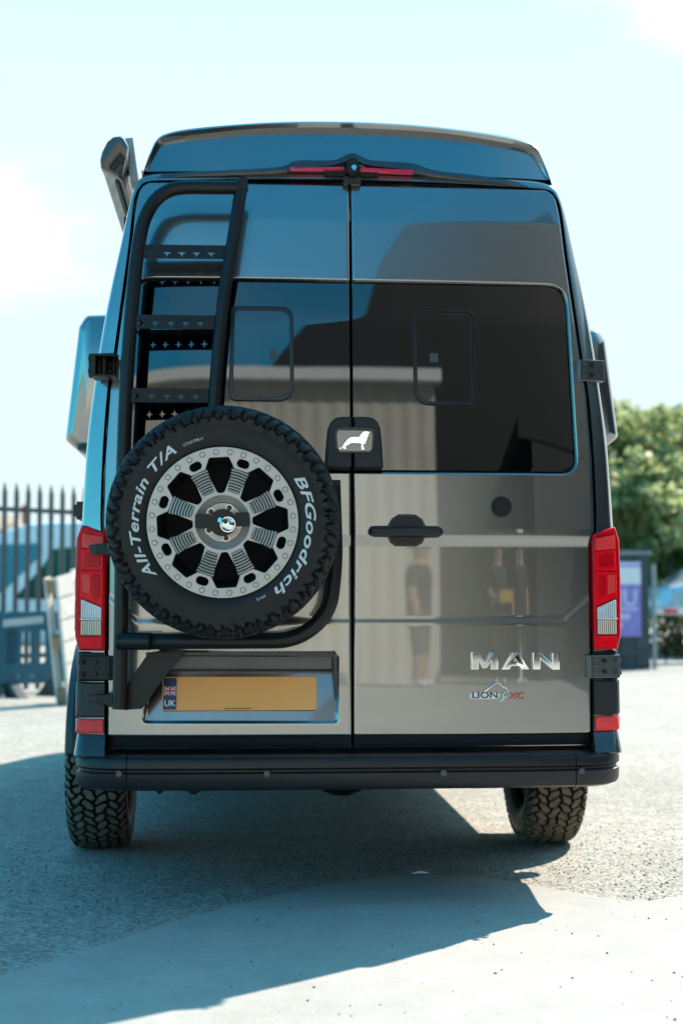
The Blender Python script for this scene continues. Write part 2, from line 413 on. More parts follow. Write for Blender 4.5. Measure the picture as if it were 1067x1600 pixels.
# body shell: lofted from the door seam round the corner and forward to the cab
def resample(pts, n):
    pts = [Vector((p[0], p[1], 0)) for p in spline([(p[0], p[1], 0) for p in pts], 6)]
    L = [0]
    for i in range(1, len(pts)): L.append(L[-1]+(pts[i]-pts[i-1]).length)
    out = []
    for k in range(n):
        s = L[-1]*k/(n-1); i = min(max(1, int(np.searchsorted(L, s))), len(pts)-1)
        t = (s-L[i-1])/max(1e-9, L[i]-L[i-1]); p = pts[i-1].lerp(pts[i], t); out.append((p.x, p.y))
    return out
NS = 70
# corresponding points: seam and outline are matched point by point
def match(pts): return [(p.x, p.y) for p in spline([(q[0], q[1], 0) for q in pts], 5)]
sm = match(SEAM); om = match(OUT)
def grow(p, q, t): return (p[0]+(q[0]-p[0])*t, p[1]+(q[1]-p[1])*t)
loops = []
def lp(fn): loops.append([fn(a, b) for a, b in zip(sm, om)])
def gs(a, b, t, dy):
    x, z = grow(a, b, t); return (x, S(x, z)+dy, z)
lp(lambda a, b: (a[0]+.004, S(a[0], a[1])+.05, a[1]+(.003 if a[0] < .75 else 0)))
lp(lambda a, b: (a[0]+.004, S(a[0], a[1])+.006, a[1]+(.003 if a[0] < .75 else 0)))
lp(lambda a, b: gs((a[0]+.006, a[1]+(.004 if a[0] < .75 else 0)), b, .02, -.0005))
lp(lambda a, b: gs(a, b, .45, .000))
lp(lambda a, b: gs(a, b, .66, .004))
lp(lambda a, b: gs(a, b, .80, .012))
lp(lambda a, b: gs(a, b, .93, .032))
lp(lambda a, b: gs(a, b, 1.0, .075))
lp(lambda a, b: (b[0]+.004, S(b[0], b[1])+.16, b[1]))
for Y, kx, kz in ((.5, 1.03, 1.0), (1.1, 1.065, 1.005), (2.5, 1.07, 1.005), (4.0, 1.07, 1.0), (4.35, 1.06, .985), (4.75, 1.04, .84), (5.15, 1.02, .66), (5.35, 1.0, .56), (5.75, .95, .46), (5.92, .85, .38), (5.95, .6, .33)):
    lp(lambda a, b, Y=Y, kx=kx, kz=kz: (b[0]*kx, Y, .45+(b[1]-.45)*kz))
V = []; F = []; n = len(sm)
for L in loops:
    full = L+[(-x, y, z) for x, y, z in reversed(L[:-1])]; V += full
m2 = 2*n-1
for i in range(len(loops)-1):
    F += [(i*m2+k, i*m2+k+1, (i+1)*m2+k+1, (i+1)*m2+k) for k in range(m2-1)]
b0 = (len(loops)-1)*m2; F.append(tuple(b0+k for k in range(m2)))
obj('body_shell', V, F, M['paint'], van, angle=50)
# dark backing inside the shut lines, floor and underside
MB().box((0, .24, 1.50), (1.64, .04, 1.9)).build('door_seal', M['gap'], van, smooth=False)
ub = MB(); ub.box((0, 2.9, .56), (1.72, 5.5, .14), .03); ub.box((-.42, 2.6, .48), (.09, 5.0, .13)); ub.box((.42, 2.6, .48), (.09, 5.0, .13))
ub.build('chassis', M['under'], van)

# high roof cap with its recessed tail panel
def cap_outline(pxs, Y): return [at(px, py, Y) for px, py in pxs]
CY = .145
CAP_R = [(864, 293), (858, 270), (850, 246), (842, 229), (828, 219), (790, 210), (700, 199), (620, 192.5), (548, 189.5)]
capo = [at(px, py, CY) for px, py in CAP_R]
capo = [(p.x, p.z) for p in capo]; capo[-1] = (0, capo[-1][1])
capo = [(p.x, p.y) for p in spline([(a, b, 0) for a, b in capo], 5)]
IN_R = [(857, 281), (852, 273), (842, 252), (834, 238), (822, 231), (785, 224), (700, 212), (620, 206), (548, 203)]
capi = [at(px, py, CY+.03) for px, py in IN_R]; capi = [(p.x, p.z) for p in capi]; capi[-1] = (0, capi[-1][1])
capi = [(p.x, p.y) for p in spline([(a, b, 0) for a, b in capi], 5)]
nn = len(capo); zb = 2.598
rows = []
pan = [(x, .225, z) for x, z in capi]
def bw(x): return .035*abs(x/.75)**3
def lip(x, z): return .118+.14*(z-2.6)+bw(x)
rows.append([(x*.995, .128+bw(x), zb+.004) for x, z in capi])                                  # foot of the tail panel
rows.append([(x*.992, .128+.27*(z-2.6)+bw(x), z-.004) for x, z in capi])                       # it leans forward under the overhang
rows.append([(x, lip(x, z)+.012, z+.001) for x, z in capi])
rows.append([((x*.4+x2*.6), lip(x, z), z*.4+z2*.6) for (x, z), (x2, z2) in zip(capi, capo)])
rows.append([(x, lip(x, z)+.006, z) for x, z in capo])
rows.append([(x*1.004, lip(x, z)+.03, z+.004) for x, z in capo])
rows.append([(x*1.006, lip(x, z)+.12, z+.008) for x, z in capo])
for Y, k, dz in ((.6, 1.02, .012), (2.5, 1.03, .012), (3.9, 1.02, -.01), (4.4, .98, -.12)):
    rows.append([(x*k, Y, 2.56+(z-2.56)*(1+dz*4)+0*dz) for x, z in capo])
V = []; F = []
for L in rows: V += L+[(-x, y, z) for x, y, z in reversed(L[:-1])]
m2 = 2*nn-1
for i in range(len(rows)-1): F += [(i*m2+k, i*m2+k+1, (i+1)*m2+k+1, (i+1)*m2+k) for k in range(m2-1)]
F.append(tuple((len(rows)-1)*m2+k for k in range(m2)))
obj('roof_cap', V, F, M['paint'], van, angle=28)
# gutter strip that carries the high brake light and the camera
def gut(px): return px
GT = [(222, 267), (300, 264.5), (430, 260), (462, 250), (500, 249.5), (525, 248), (550, 238), (575, 248), (600, 250.5), (645, 254), (680, 264.5), (760, 273), (863, 287)]
GB = [(222, 277), (300, 272), (430, 268), (462, 264), (500, 261), (525, 258), (550, 252), (575, 259), (600, 262), (645, 267), (680, 273.5), (760, 282), (863, 295)]
def strip(name, A, B, Y0, Y1, m, parent):
    a = spline([at(px, py, Y0) for px, py in A], 5); b = spline([at(px, py, Y0-.012) for px, py in B], 5)
    V = []
    for p, q in zip(a, b):
        bow = .05*abs(p.x/.8)**2.6
        V += [(p.x, Y1+bow, p.z+.004), (p.x, Y0+.01+bow, p.z), (p.x, Y0-.004+bow, p.z-.004), (q.x, Y0-.012+bow, q.z+.003), (q.x, Y0+.004+bow, q.z), (q.x, Y1+bow, q.z)]
    k = 6; F = [(i*k+j, i*k+(j+1) % k, (i+1)*k+(j+1) % k, (i+1)*k+j) for i in range(len(a)-1) for j in range(k)]
    F += [tuple(range(k)), tuple(range((len(a)-1)*k, len(a)*k))]
    return obj(name, V, F, m, parent, angle=40)
gutter = strip('roof_gutter', GT, GB, .115, .26, M['dkgloss'] if 'dkgloss' in M else M.setdefault('dkgloss', mat('gloss_dark_trim', (.03, .032, .033), .16, 0, .6)), van)
def lamp_bar(pts, Y, name):
    p = [at(px, py, Y) for px, py in pts]
    v, f = shape([[(q.x, q.z) for q in p]], .03, .002)
    return obj(name, [(x, Y-h+.02, z) for x, z, h in v], f, M['brake'], gutter)
M['brake'] = mat('high_brake_light', (.70, .012, .07), .15, 0, 1)
lamp_bar([(452, 262.3), (537, 261.6), (537, 267.2), (454, 267.2)], .115, 'brake_light')
lamp_bar([(562, 262.8), (644, 266.5), (644, 272.4), (562, 269)], .115, 'brake_light')
bk = MB(); c0 = at(550, 266, .10); 
bk.box((c0.x, .125, c0.z+.002), (.20*.98, .03, .028), .004)
bk.box((c0.x, .10, c0.z+.005), (.042, .07, .062), .008)
cmr = bk.build('reversing_camera', M['black'], van)
MB().cyl((c0.x+.004, .062, c0.z-.003), (0, 1, -.3), .0095, .012, 18).build('camera_lens', M['chrome'], cmr)
MB().box((c0.x, .125, c0.z-.038), (.064, .06, .03), .004).build('camera_foot', M['gapgloss'], cmr)

# rear bumper: a swept section, split in three at the corner seams
prof = [(-.03, .522), (.045, .519), (.060, .511), (.066, .500), (.066, .480), (.060, .476), (.056, .472), (.056, .467), (.060, .4635), (.066, .460), (.064, .424), (.056, .410), (.035, .402), (-.05, .402)]
path = []
for x in np.linspace(0, .78, 30): path.append((x, S(x, .5)+.0, 0, -1))
rc = .105
cx, cy = .78, S(.78, .5)+rc
for a in np.linspace(8, 84, 14):
    A = math.radians(a); path.append((cx+rc*math.sin(A)*1.12, cy-rc*math.cos(A), math.sin(A), -math.cos(A)))
ex, ey = path[-1][0], path[-1][1]
for y in np.linspace(ey+.05, .62, 6): path.append((ex+.006*(y-ey)/.5, y, 1, 0))
full = [(-x, y, -nx, ny) for x, y, nx, ny in reversed(path[1:])]+path
def sweep(name, seg, m, parent, prof=prof):
    V = []; k = len(prof)
    for x, y, nx, ny in seg:
        for o_, z in prof: V.append((x+nx*o_*(1 if abs(ny) > .3 else .55), y+ny*o_, z))
    F = [(i*k+j, i*k+(j+1) % k, (i+1)*k+(j+1) % k, (i+1)*k+j) for i in range(len(seg)-1) for j in range(k)]
    F += [tuple(range(k)), tuple(range((len(seg)-1)*k, len(seg)*k))]
    return obj(name, V, F, m, parent, angle=30)
XS = .772
cen = [p for p in full if abs(p[0]) < XS-.002]; 
def pat(x): return (x, S(abs(x), .5), 0, -1)
bumper = sweep('bumper', [pat(-XS+.0015)]+cen+[pat(XS-.0015)], M['plastic'], van)
sweep('bumper_corner', [p for p in full if p[0] < -XS]+[pat(-XS-.0015)], M['plastic'], van)
sweep('bumper_corner', [pat(XS+.0015)]+[p for p in full if p[0] > XS], M['plastic'], van)
for px, py in ((186, 1209), (417, 1209), (693, 1208), (908, 1205)):
    p = R(px, py, .066); MB().cyl((p.x, p.y+.002, p.z), (0, 1, 0), .0105, .012, 20).build('parking_sensor', M['sensor'], bumper)
# painted shoulders of the bumper under the reflectors, dark trims and reflectors above them
def corner_block(name, z0, z1, x0, x1, m, off0, off1, parent=van, depth=.16, bev=.006, angle=35):
    """wraps the rear corner between two heights; x0, x1 rear face limits on the right side"""
    obs = []
    for sg in (1, -1):
        seg = []
        for x in np.linspace(x0, x1-.035, 6): seg.append((x, S(x, 1.0), 0, -1))
        c_x, c_y = x1-.035, S(x1-.035, 1.0)+.035
        for a in np.linspace(15, 90, 7):
            A = math.radians(a); seg.append((c_x+.035*math.sin(A), c_y-.035*math.cos(A), math.sin(A), -math.cos(A)))
        seg.append((x1+.004, c_y+depth, 1, 0))
        pr = [(-.02, z0), (off0-bev, z0), (off0, z0+bev), (off1, z1-bev), (off1-bev, z1), (-.02, z1)]
        V = []; k = len(pr)
        for x, y, nx, ny in seg:
            for o_, z in pr: V.append((sg*(x+nx*o_*.35), y+ny*o_, z))
        F = [(i*k+j, i*k+(j+1) % k, (i+1)*k+(j+1) % k, (i+1)*k+j) for i in range(len(seg)-1) for j in range(k)]
        F += [tuple(range(k)), tuple(range((len(seg)-1)*k, len(seg)*k))]
        obs.append(obj(name, V, F, m, parent, angle=angle))
    return obs
corner_block('bumper_shoulder', .512, .590, .850, .948, M['dkgloss'], .040, .012, bev=.006)
corner_block('reflector', .592, .643, .858, .952, M['redpale'], .016, .016)
corner_block('corner_trim', .647, .768, .854, .954, M['dkgrey'], .014, .012)
corner_block('corner_trim', .770, .872, .852, .953, M['black'], .006, .004)

# tail lights
LZ0, LZ1 = .876, 1.312
def tail_light(sg):
    base = fillet([(.854, LZ0), (.946, LZ0), (.960, LZ0+.05), (.962, 1.12), (.958, 1.265), (.940, LZ1), (.858, 1.285), (.852, 1.26)], .006)
    v, f = shape([base], .105, .008, 2)
    L = obj('tail_light', [(sg*x, S(x, 1.1)+.085-h+(0 if x < .93 else (x-.93)*.35), z) for x, z, h in v], f, M['reddark'], van, angle=40)
    def lens(name, pts, m, th=.006, hole=None):
        v, f = shape([fillet(pts, .005)]+([hole] if hole else []), th, .0015)
        return obj(name, [(sg*x, S(x, 1.1)-.0185-h+(0 if x < .93 else (x-.93)*.35), z) for x, z, h in v], f, m, L)
    lens('upper_lens', [(.862, 1.225), (.938, 1.232), (.936, 1.282), (.862, 1.268)], M['redpale'])
    lens('brake_lens', [(.862, 1.155), (.940, 1.155), (.938, 1.228), (.862, 1.221)], M['red'], .008)
    lens('fog_lens', [(.862, 1.030), (.942, 1.062), (.941, 1.150), (.862, 1.150)], M['red'])
    lens('reversing_lens', [(.866, .988), (.938, .988), (.938, 1.054), (.866, 1.024)], M['clear'], .008)
    lens('indicator_lens', [(.866, .930), (.938, .930), (.938, .982), (.866, .982)], M['amber'], .008)
    lens('lower_lens', [(.864, .886), (.940, .886), (.940, .924), (.864, .924)], M['red'], .005)
    lens('light_guide', [(.872, 1.165), (.928, 1.165), (.926, 1.216), (.872, 1.210)], M['reddark'], .0095)
    lens('light_guide', [(.874, 1.055), (.900, 1.066), (.900, 1.140), (.874, 1.140)], M['reddark'], .0075)
    lens('light_guide', [(.906, 1.070), (.934, 1.080), (.934, 1.140), (.906, 1.140)], M['redpale'], .0075)
    rb = MB()
    for i in range(9):
        x = .870+.064*i/8
        zt = 1.022+(x-.866)/.072*.030
        y = S(x, 1.1)-.0185-.0085
        rb.box((sg*x, y, (.990+zt)/2-.002), (.0022, .003, zt-.994)); rb.box((sg*x, y, .956), (.0022, .003, .046))
    rb.build('lens_ribs', M['white'], L, smooth=False)
    MB().box((sg*.902, S(.9, 1.1)-.02, .985), (.076, .012, .0045)).build('lens_divider', M['white'], L, smooth=False)
    return L
tail_light(1); tail_light(-1)

# hinges
def hinge(c, w, h, sg, m, off=.016):
    X, Z = c
    base = fillet([(X-w/2, Z-h/2), (X+w/2, Z-h/2), (X+w/2, Z+h/2), (X-w/2, Z+h/2)], .006)
    v, f = shape([base], .03, .004)
    H = obj('hinge', [(sg*x, S(x, Z)+.012-h_, z) for x, z, h_ in v], f, m, van)
    k = MB()
    for dz in (-.22, .24): k.cyl((sg*(X+w*.02), S(X, Z)-.020, Z+dz*h), (0, 1, 0), .0075, .012, 14)
    k.each('hinge_bolt', M['black'], H)
    t = MB(); t.tube([(sg*(X-w*.40), S(X, Z)-.022, Z-h*.42), (sg*(X-w*.40), S(X, Z)-.022, Z+h*.42)], .0085, 12)
    for dz in (-.28, 0, .28): t.box((sg*(X-w*.27), S(X, Z)-.02, Z+dz*h), (w*.2, .012, h*.13), .002)
    for dz in (-.26, .26): t.box((sg*(X+w*.43), S(X, Z)-.021, Z+dz*h), (w*.12, .012, h*.2), .002)
    t.each('hinge_knuckle', m, H)
    return H
p = R(921, 580); hinge((p.x, p.z), .105, .078, 1, M['dksilver'] if 'dksilver' in M else M.setdefault('dksilver', mat('dark_cast_hinge', (.10, .11, .11), .32, .6, .3)))
p = R(941, 1041); hinge((p.x, p.z), .125, .082, 1, M['dksilver'])
p = R(921, 580); hinge((p.x+.012, p.z), .10, .085, -1, M['black'])
p = R(941, 1041); hinge((p.x-.004, p.z), .115, .085, -1, M['black'])

# number plate with flag band, screws of print, lamp bar above it
def plate_pt(x, z, off):                     # the plate lies on the sloping floor of the recess
    zz = min(max(z, PZ0), PZ1); return (x, S(x, z)+.064*(zz-PZ0)/(PZ1-PZ0)+.004-off, z)
def on_plate(name, loops, off, th, m, parent, bev=0):
    v, f = shape(loops, th, bev)
    return obj(name, [plate_pt(x, z, off+h) for x, z, h in v], f, m, parent)
pl = [(-.657, .670), (-.124, .670), (-.124, .784), (-.657, .784)]
plate = on_plate('number_plate', [fillet(pl, .008)], .006, .005, M['plate'], van, .001)
on_plate('flag_band', [fillet([(-.6535, .6735), (-.608, .6735), (-.608, .7805), (-.6535, .7805)], .004)], .0111, .0006, M['navy'], plate)
fx0, fx1, fz0, fz1 = -.6525, -.609, .722, .752; fcx, fcz = (fx0+fx1)/2, (fz0+fz1)/2
def bar(a, b, w):
    a = Vector(a); b = Vector(b); d = (b-a).normalized(); q = Vector((-d.y, d.x))*w/2
    return [tuple(a+q), tuple(b+q), tuple(b-q), tuple(a-q)]
on_plate('flag_field', [[(fx0, fz0), (fx1, fz0), (fx1, fz1), (fx0, fz1)]], .0118, .0004, M.setdefault('flagblue', mat('flag_blue', (.02, .05, .30), .35)), plate)
for i, (a, b) in enumerate((((fx0+.002, fz0+.001), (fx1-.002, fz1-.001)), ((fx0+.002, fz1-.001), (fx1-.002, fz0+.001)))):
    on_plate('flag_saltire', [bar(a, b, .0062)], .0123+i*.0003, .0002, M['white'], plate)
    on_plate('flag_saltire', [bar(a, b, .0022)], .0130+i*.0002, .0001, M['flagred'], plate)
on_plate('flag_cross', [[(fx0, fcz-.005), (fcx-.005, fcz-.005), (fcx-.005, fz0), (fcx+.005, fz0), (fcx+.005, fcz-.005), (fx1, fcz-.005), (fx1, fcz+.005), (fcx+.005, fcz+.005), (fcx+.005, fz1), (fcx-.005, fz1), (fcx-.005, fcz+.005), (fx0, fcz+.005)]], .0134, .0002, M['white'], plate)
on_plate('flag_cross', [[(fx0, fcz-.003), (fcx-.003, fcz-.003), (fcx-.003, fz0), (fcx+.003, fz0), (fcx+.003, fcz-.003), (fx1, fcz-.003), (fx1, fcz+.003), (fcx+.003, fcz+.003), (fcx+.003, fz1), (fcx-.003, fz1), (fcx-.003, fcz+.003), (fx0, fcz+.003)]], .0139, .0002, M['flagred'], plate)
v, f = text('UK', .0285, .0006, weight=.0004, align='CENTER'); obj('lettering', [plate_pt(x+fcx, z+.686, .0118+h) for x, z, h in v], f, M['white'], plate)
tiny = MB(); x = -.44
while x < -.35:
    w = random.uniform(.002, .0045); q = plate_pt(x, .6765, .0113); tiny.box((q[0], q[1], q[2]), (w, .0004, .0028)); x += w+.0012
tiny.build('small_print', M['ink'], plate, smooth=False)
bx = PX([(238, 1024), (520, 1024), (520, 1046), (238, 1046)])
v, f = shape([fillet(bx, .006)], .05, .005); obj('plate_lamp_bar', [(x, S(x, z)+.045-h*.75, z) for x, z, h in v], f, M.setdefault('shadetrim', mat('shaded_grip_trim', (.10, .098, .092), .35)), van)  # bar coloured darker grey to hold the shade inside the recess
k = PX([(228, 1019), (522, 1019), (527.5, 1025), (527.5, 1090), (524, 1090), (520, 1027), (228, 1024)])
on_rear('recess_gasket', [fillet(k, .002)], -.006, .008, M['gapgloss'], van, .0006)
rim_ = PX([(224, 1124), (527, 1124), (527, 1129), (224, 1129)])

# latch housing with the lion emblem
def latch(sg_pts): return fillet(PX(sg_pts, .03), [.01, .045, .045, .01])
hl = fillet(PX([(508, 729), (513, 664), (528, 652), (549.2, 651)], .03), [.008, .03, .03, 0])
hr = fillet(PX([(552.2, 651), (578, 652), (592, 664), (598, 729)], .03), [0, .03, .03, .008])
hl = PX([(508, 730), (511, 690), (513, 668), (517, 659), (525, 652.5), (535, 651), (549.6, 651), (549.6, 730)], .03)
hr = PX([(553, 730), (553, 651), (572, 651), (583, 653), (590, 659), (594, 668), (596.5, 690), (599, 730)], .03)
on_rear('latch_cover', [hl], -.012, .045, M['plastic'], door_l, .008)
on_rear('latch_cover', [hr], -.012, .045, M['plastic'], door_r, .008)
bz = [(525, 669), (532, 667), (576, 668), (584, 670), (586, 678), (584, 700), (579, 708), (530, 708), (524, 701), (522, 680)]
emb = on_rear('emblem', [fillet(PX(bz, .035), .004), fillet(PX([(528, 672), (580, 673), (582, 680), (580.5, 702), (577, 705), (531, 705), (528, 702), (526, 680)], .035), .004)], .0325, .0065, M['gapgloss'], van, .0015)
on_rear('emblem_plate', [fillet(PX(bz, .035), .004)], .0325, .003, M.setdefault('grey_print', mat('brushed_grey_plate', (.22, .22, .21), .18, .6, .5)), emb)
lion = [(317, 592), (335, 573), (365, 560), (385, 520), (410, 490), (440, 455), (470, 435), (520, 430), (580, 432), (600, 400), (625, 372), (655, 357), (690, 362), (722, 372), (720, 392), (700, 402), (712, 420), (690, 440), (685, 470), (670, 500), (668, 522), (640, 530), (640, 560), (662, 598), (610, 600), (605, 560), (610, 525), (570, 515), (480, 515), (440, 540), (410, 560), (428, 590), (375, 592), (372, 570), (350, 590)]
lion = [(490+x*130/1067, 630+y*130/1067) for x, y in lion]
on_rear('lion_figure', [PX(lion, .036)], .0350, .007, M['chrome'], emb, .0012)

# door handle, round cap, square latch plate
hp = PX([(575, 831), (578, 823), (584, 821.5), (606, 821), (612, 810), (622, 803.5), (636, 803), (650, 804), (660, 811), (665, 821.5), (685, 822), (691, 826), (693, 832), (690, 837), (684, 840), (664, 840.5), (660, 849), (650, 854), (618, 853.5), (610, 848), (606, 839.5), (584, 839), (577, 836)], .01)
on_rear('handle_bezel', [hp], -.006, .012, M['gapgloss'], door_r, .003)
cup = PX([(610, 838), (611, 815), (622, 806), (650, 807), (659, 815), (661, 838), (656, 848), (648, 851), (620, 850.5), (612, 846)], .01)
on_rear('handle_cup', [cup], .0055, .004, M['plastic'], door_r, .0015)
g = PX([(577, 825), (583, 823), (686, 823), (691, 827), (691, 834), (685, 838), (583, 838), (577, 835)], .03)
on_rear('handle_grip', [fillet(g, .004)], .006, .034, M['plastic'], door_r, .009)
c = R(781.5, 792); kk = MB(); kk.cyl((c.x, c.y-.006, c.z), (0, 1, 0), .036, .03, 40); o = kk.build('round_cap', M['black'], door_r, angle=30)
MB().cyl((c.x, c.y-.024, c.z), (0, 1, 0), .027, .012, 36, .024).build('cap_button', M['gapgloss'], o)
sq = PX([(505, 750), (532, 750), (532, 780), (505, 780)]); on_rear('latch_plate', [fillet(sq, .005)], -.002, .010, M['black'], door_l, .002)

# chrome badges
badge = None
def glyph(name, pts, parent, m, off, th, bev=.0012): return on_rear(name, [PX(pts)], off, th, m, parent, bev)
mb_ = thing  # no-op alias keeps the builder list short
Mx = [(735, 1046), (735, 1018.5), (747, 1018.5), (756, 1032), (765, 1018.8), (777.5, 1018.8), (777.5, 1046), (765.5, 1046), (765.5, 1034), (759, 1044), (753, 1044), (747, 1034), (747, 1046)]
Ax = [(782, 1046), (799, 1019), (810, 1019), (826, 1046), (813, 1046), (809.6, 1040.5), (798, 1040.5), (795, 1046)]
Ah = [(800.5, 1035.8), (807, 1035.8), (803.8, 1030.2)]
Nx = [(831, 1046), (831, 1019.4), (843, 1019.4), (861, 1036), (861, 1019.6), (873, 1019.6), (873, 1046.3), (862, 1046.3), (843, 1029.5), (843, 1046)]
def letter(loops):
    # each letter leans a little towards the ground, shaped so the chrome mirrors ground and wall
    v, f = shape(loops, .011, .0028); zc = .5*(min(q[1] for q in v)+max(q[1] for q in v))
    return obj('badge_letter', [(x, S(x, z)-h-.002-(z-zc)*.008*(h > .004), z) for x, z, h in v], f, M['chrome'], door_r, angle=40)
letter([PX(Mx)])
letter([PX(Ax), PX(Ah)])
letter([PX(Nx)])
def q4(pts): return [(640+x*280/1067, 1000+y*110/419) for x, y in pts]
pla = q4([(357, 318), (372, 311), (520, 311), (534, 322), (525, 350), (357, 351)])
lb = on_rear('model_badge', [PX(pla)], -.001, .006, M.setdefault('palesilver', mat('pale_silver_badge', (.80, .80, .78), .4, .3)), door_r, .0008)
tag(lb, 'small silver lion model badge below the large chrome letters')
v, f = text('LION', .0295, .001, weight=.0004, spacing=1.0)
p0 = R(*q4([(366, 345)])[0]); wv = max(a[0] for a in v); tw = R(*q4([(520, 345)])[0]).x-p0.x
obj('badge_word', [(p0.x+x*tw/wv, S(p0.x+x, z+p0.z)-.0055-h, p0.z+z) for x, z, h in v], f, M['ink'], lb)
v, f = text('XC', .031, .003, weight=.0006, shear=.25)
p0 = R(*q4([(588, 350)])[0]); wv = max(a[0] for a in v); tw = R(*q4([(684, 345)])[0]).x-p0.x
obj('badge_word', [(p0.x+x*tw/wv, S(p0.x+x, z+p0.z)-.001-h*2, p0.z+z) for x, z, h in v], f, M.setdefault('badge_red', mat('badge_red', (.62, .10, .08), .3)), lb)
curve = q4([(440, 309), (470, 285), (505, 258), (522, 256), (540, 264), (545, 275), (575, 290), (582, 300), (578, 318), (565, 330), (575, 342), (556, 340), (552, 356), (530, 360), (538, 345), (528, 350)])
t = MB(); t.tube([(R(*q).x, R(*q).y-.007, R(*q).z) for q in curve], .0018, 8); t.build('lion_outline', M['chrome'], lb)
t = MB(); cc = q4([(552, 320), (560, 312), (570, 318), (566, 330), (556, 336), (548, 332), (552, 320)]); t.tube([(R(*q).x, R(*q).y-.007, R(*q).z) for q in cc], .0016, 8); t.build('lion_mane', M['chrome'], lb)

# ------------------------------------------------------------------ ladder and wheel carrier
ladder = MB(); lad_off = .135
def LP(px, py, off=lad_off): return R(px, py, off)
rail1 = [LP(187, 1108, .10), LP(188.5, 1040, .10), LP(190, 960, .10), LP(191, 860, .10), LP(193, 740, .12), LP(197, 620), LP(203, 520), LP(211, 430), LP(219, 370), LP(228, 338), LP(243, 313), LP(264, 298), LP(290, 293), (LP(330, 293)), LP(374, 293)]
lb_ = MB(); lb_.tube(spline(rail1, 6), .0245, 16)
ladder = lb_.build('ladder', M['black'], van); tag(ladder, 'black tubular rear ladder joined to the spare wheel carrier')
t = MB(); t.tube(spline([LP(378, 284), LP(373, 320), LP(362, 390), LP(352, 450), LP(344, 520), LP(338, 590), LP(334, 660), LP(332, 740, .12), LP(331, 800, .12)], 6), .0225, 16); t.build('inner_rail', M['black'], ladder)
p = LP(378, 290); MB().box((p.x+.004, p.y, p.z), (.036, .05, .05), .006).build('rail_joint', M['black'], ladder)
# rungs: flat steps with five star cut-outs, each a folded plate
def star(c, r):
    return [(c[0]+(r if i % 2 == 0 else r*.36)*math.sin(PI*i/4), c[1]+(r if i % 2 == 0 else r*.36)*math.cos(PI*i/4)) for i in range(8)]
for (xa, xb, yc, cs) in ((214, 354, 392, [237, 261, 284, 307, 330]), (197, 337, 502, [220, 243, 267, 290, 313]), (191, 332, 617, [213, 237, 260, 283, 306])):
    a = LP(xa, yc, .150); b = LP(xb, yc, .150); h = .0245
    outl = [(a.x, a.z-h), (b.x, b.z-h), (b.x, b.z+h), (a.x, a.z+h)]
    holes = [star((LP(c_, yc+1.5, .15).x, LP(c_, yc+1.5, .15).z), .0158) for c_ in cs]
    holes = [hh for hh in holes]
    v, f = shape([outl]+holes, .005, .0)
    z0 = (a.z+b.z)/2; y0 = S(.6, z0)-.150+.02
    rg = obj('rung', [(x, y0+(z-z0)*.10-h_, z) for x, z, h_ in v], f, M['black'], ladder, smooth=False)
    rt_ = MB(); rt_.box(((a.x+b.x)/2, y0+.042, (a.z+b.z)/2+h-.003), (b.x-a.x, .08, .005)); rt_.build('rung_tread', M['black'], ladder, smooth=False)
# lower carrier arm
t = MB(); t.tube(fillet_open([LP(185, 1003, .12), LP(300, 1002, .17), LP(462, 1001, .17), LP(514, 960, .17), LP(524, 880, .17), LP(520, 760, .17)], .16, 10), .0265, 16); t.build('carrier_arm', M['black'], ladder)
p1 = LP(200, 1003, .17)
ar = MB(); ar.tube([LP(192, 1002, .16), LP(236, 1002, .17)], .029, 16); ar.build('arm_collar', M['black'], ladder)
# brackets
bk = PX([(192, 1098), (196, 1072), (232, 1020), (292, 1016), (262, 1052), (222, 1108), (196, 1110)], .08); on_rear('gusset_bracket', [bk], .05, .012, M['black'], ladder, .002)
bk = PX([(150, 1086), (196, 1083), (198, 1110), (170, 1104), (150, 1097)], .1); on_rear('foot_bracket', [bk], .055, .05, M['black'], ladder, .004)
bb = PX([(136, 1087), (152, 1086), (152, 1097), (136, 1097)], .1); on_rear('bracket_tab', [bb], .05, .04, M['dkgrey'], ladder, .003)
bb = PX([(148, 850), (195, 846), (195, 870), (150, 866)], .1); on_rear('light_bracket', [bb], .06, .03, M['black'], ladder, .004)
bb = PX([(138, 851), (150, 850), (150, 866), (140, 864)], .1); on_rear('bracket_tab', [bb], .055, .03, M['dkgrey'], ladder, .003)
up_ = MB(); a = LP(178, 572, .08); up_.box((a.x-.068, a.y+.03, a.z), (.014, .10, .078), .003); up_.box((a.x-.03, a.y+.03, a.z+.036), (.08, .10, .007), .002); up_.box((a.x-.03, a.y+.03, a.z-.036), (.08, .10, .007), .002); up_.box((a.x-.03, a.y+.075, a.z), (.08, .012, .07), .002); up_.cyl((a.x-.035, a.y+.03, a.z), (0, 0, 1), .012, .074, 14); up_.build('hinge_bracket', M['black'], ladder)
# wheel mounting plate behind the spare wheel
wc = at(350, 816, -.33)
t = MB(); t.box((wc.x+.0, -.150, wc.z), (.20, .06, .26), .008); t.cyl((wc.x, -.22, wc.z), (0, 1, 0), .075, .16, 28); t.box((wc.x-.16, -.115, wc.z+.02), (.34, .05, .07), .008); t.box((wc.x+.12, -.12, wc.z-.08), (.30, .05, .06), .008)
t.build('wheel_mount', M['black'], ladder)

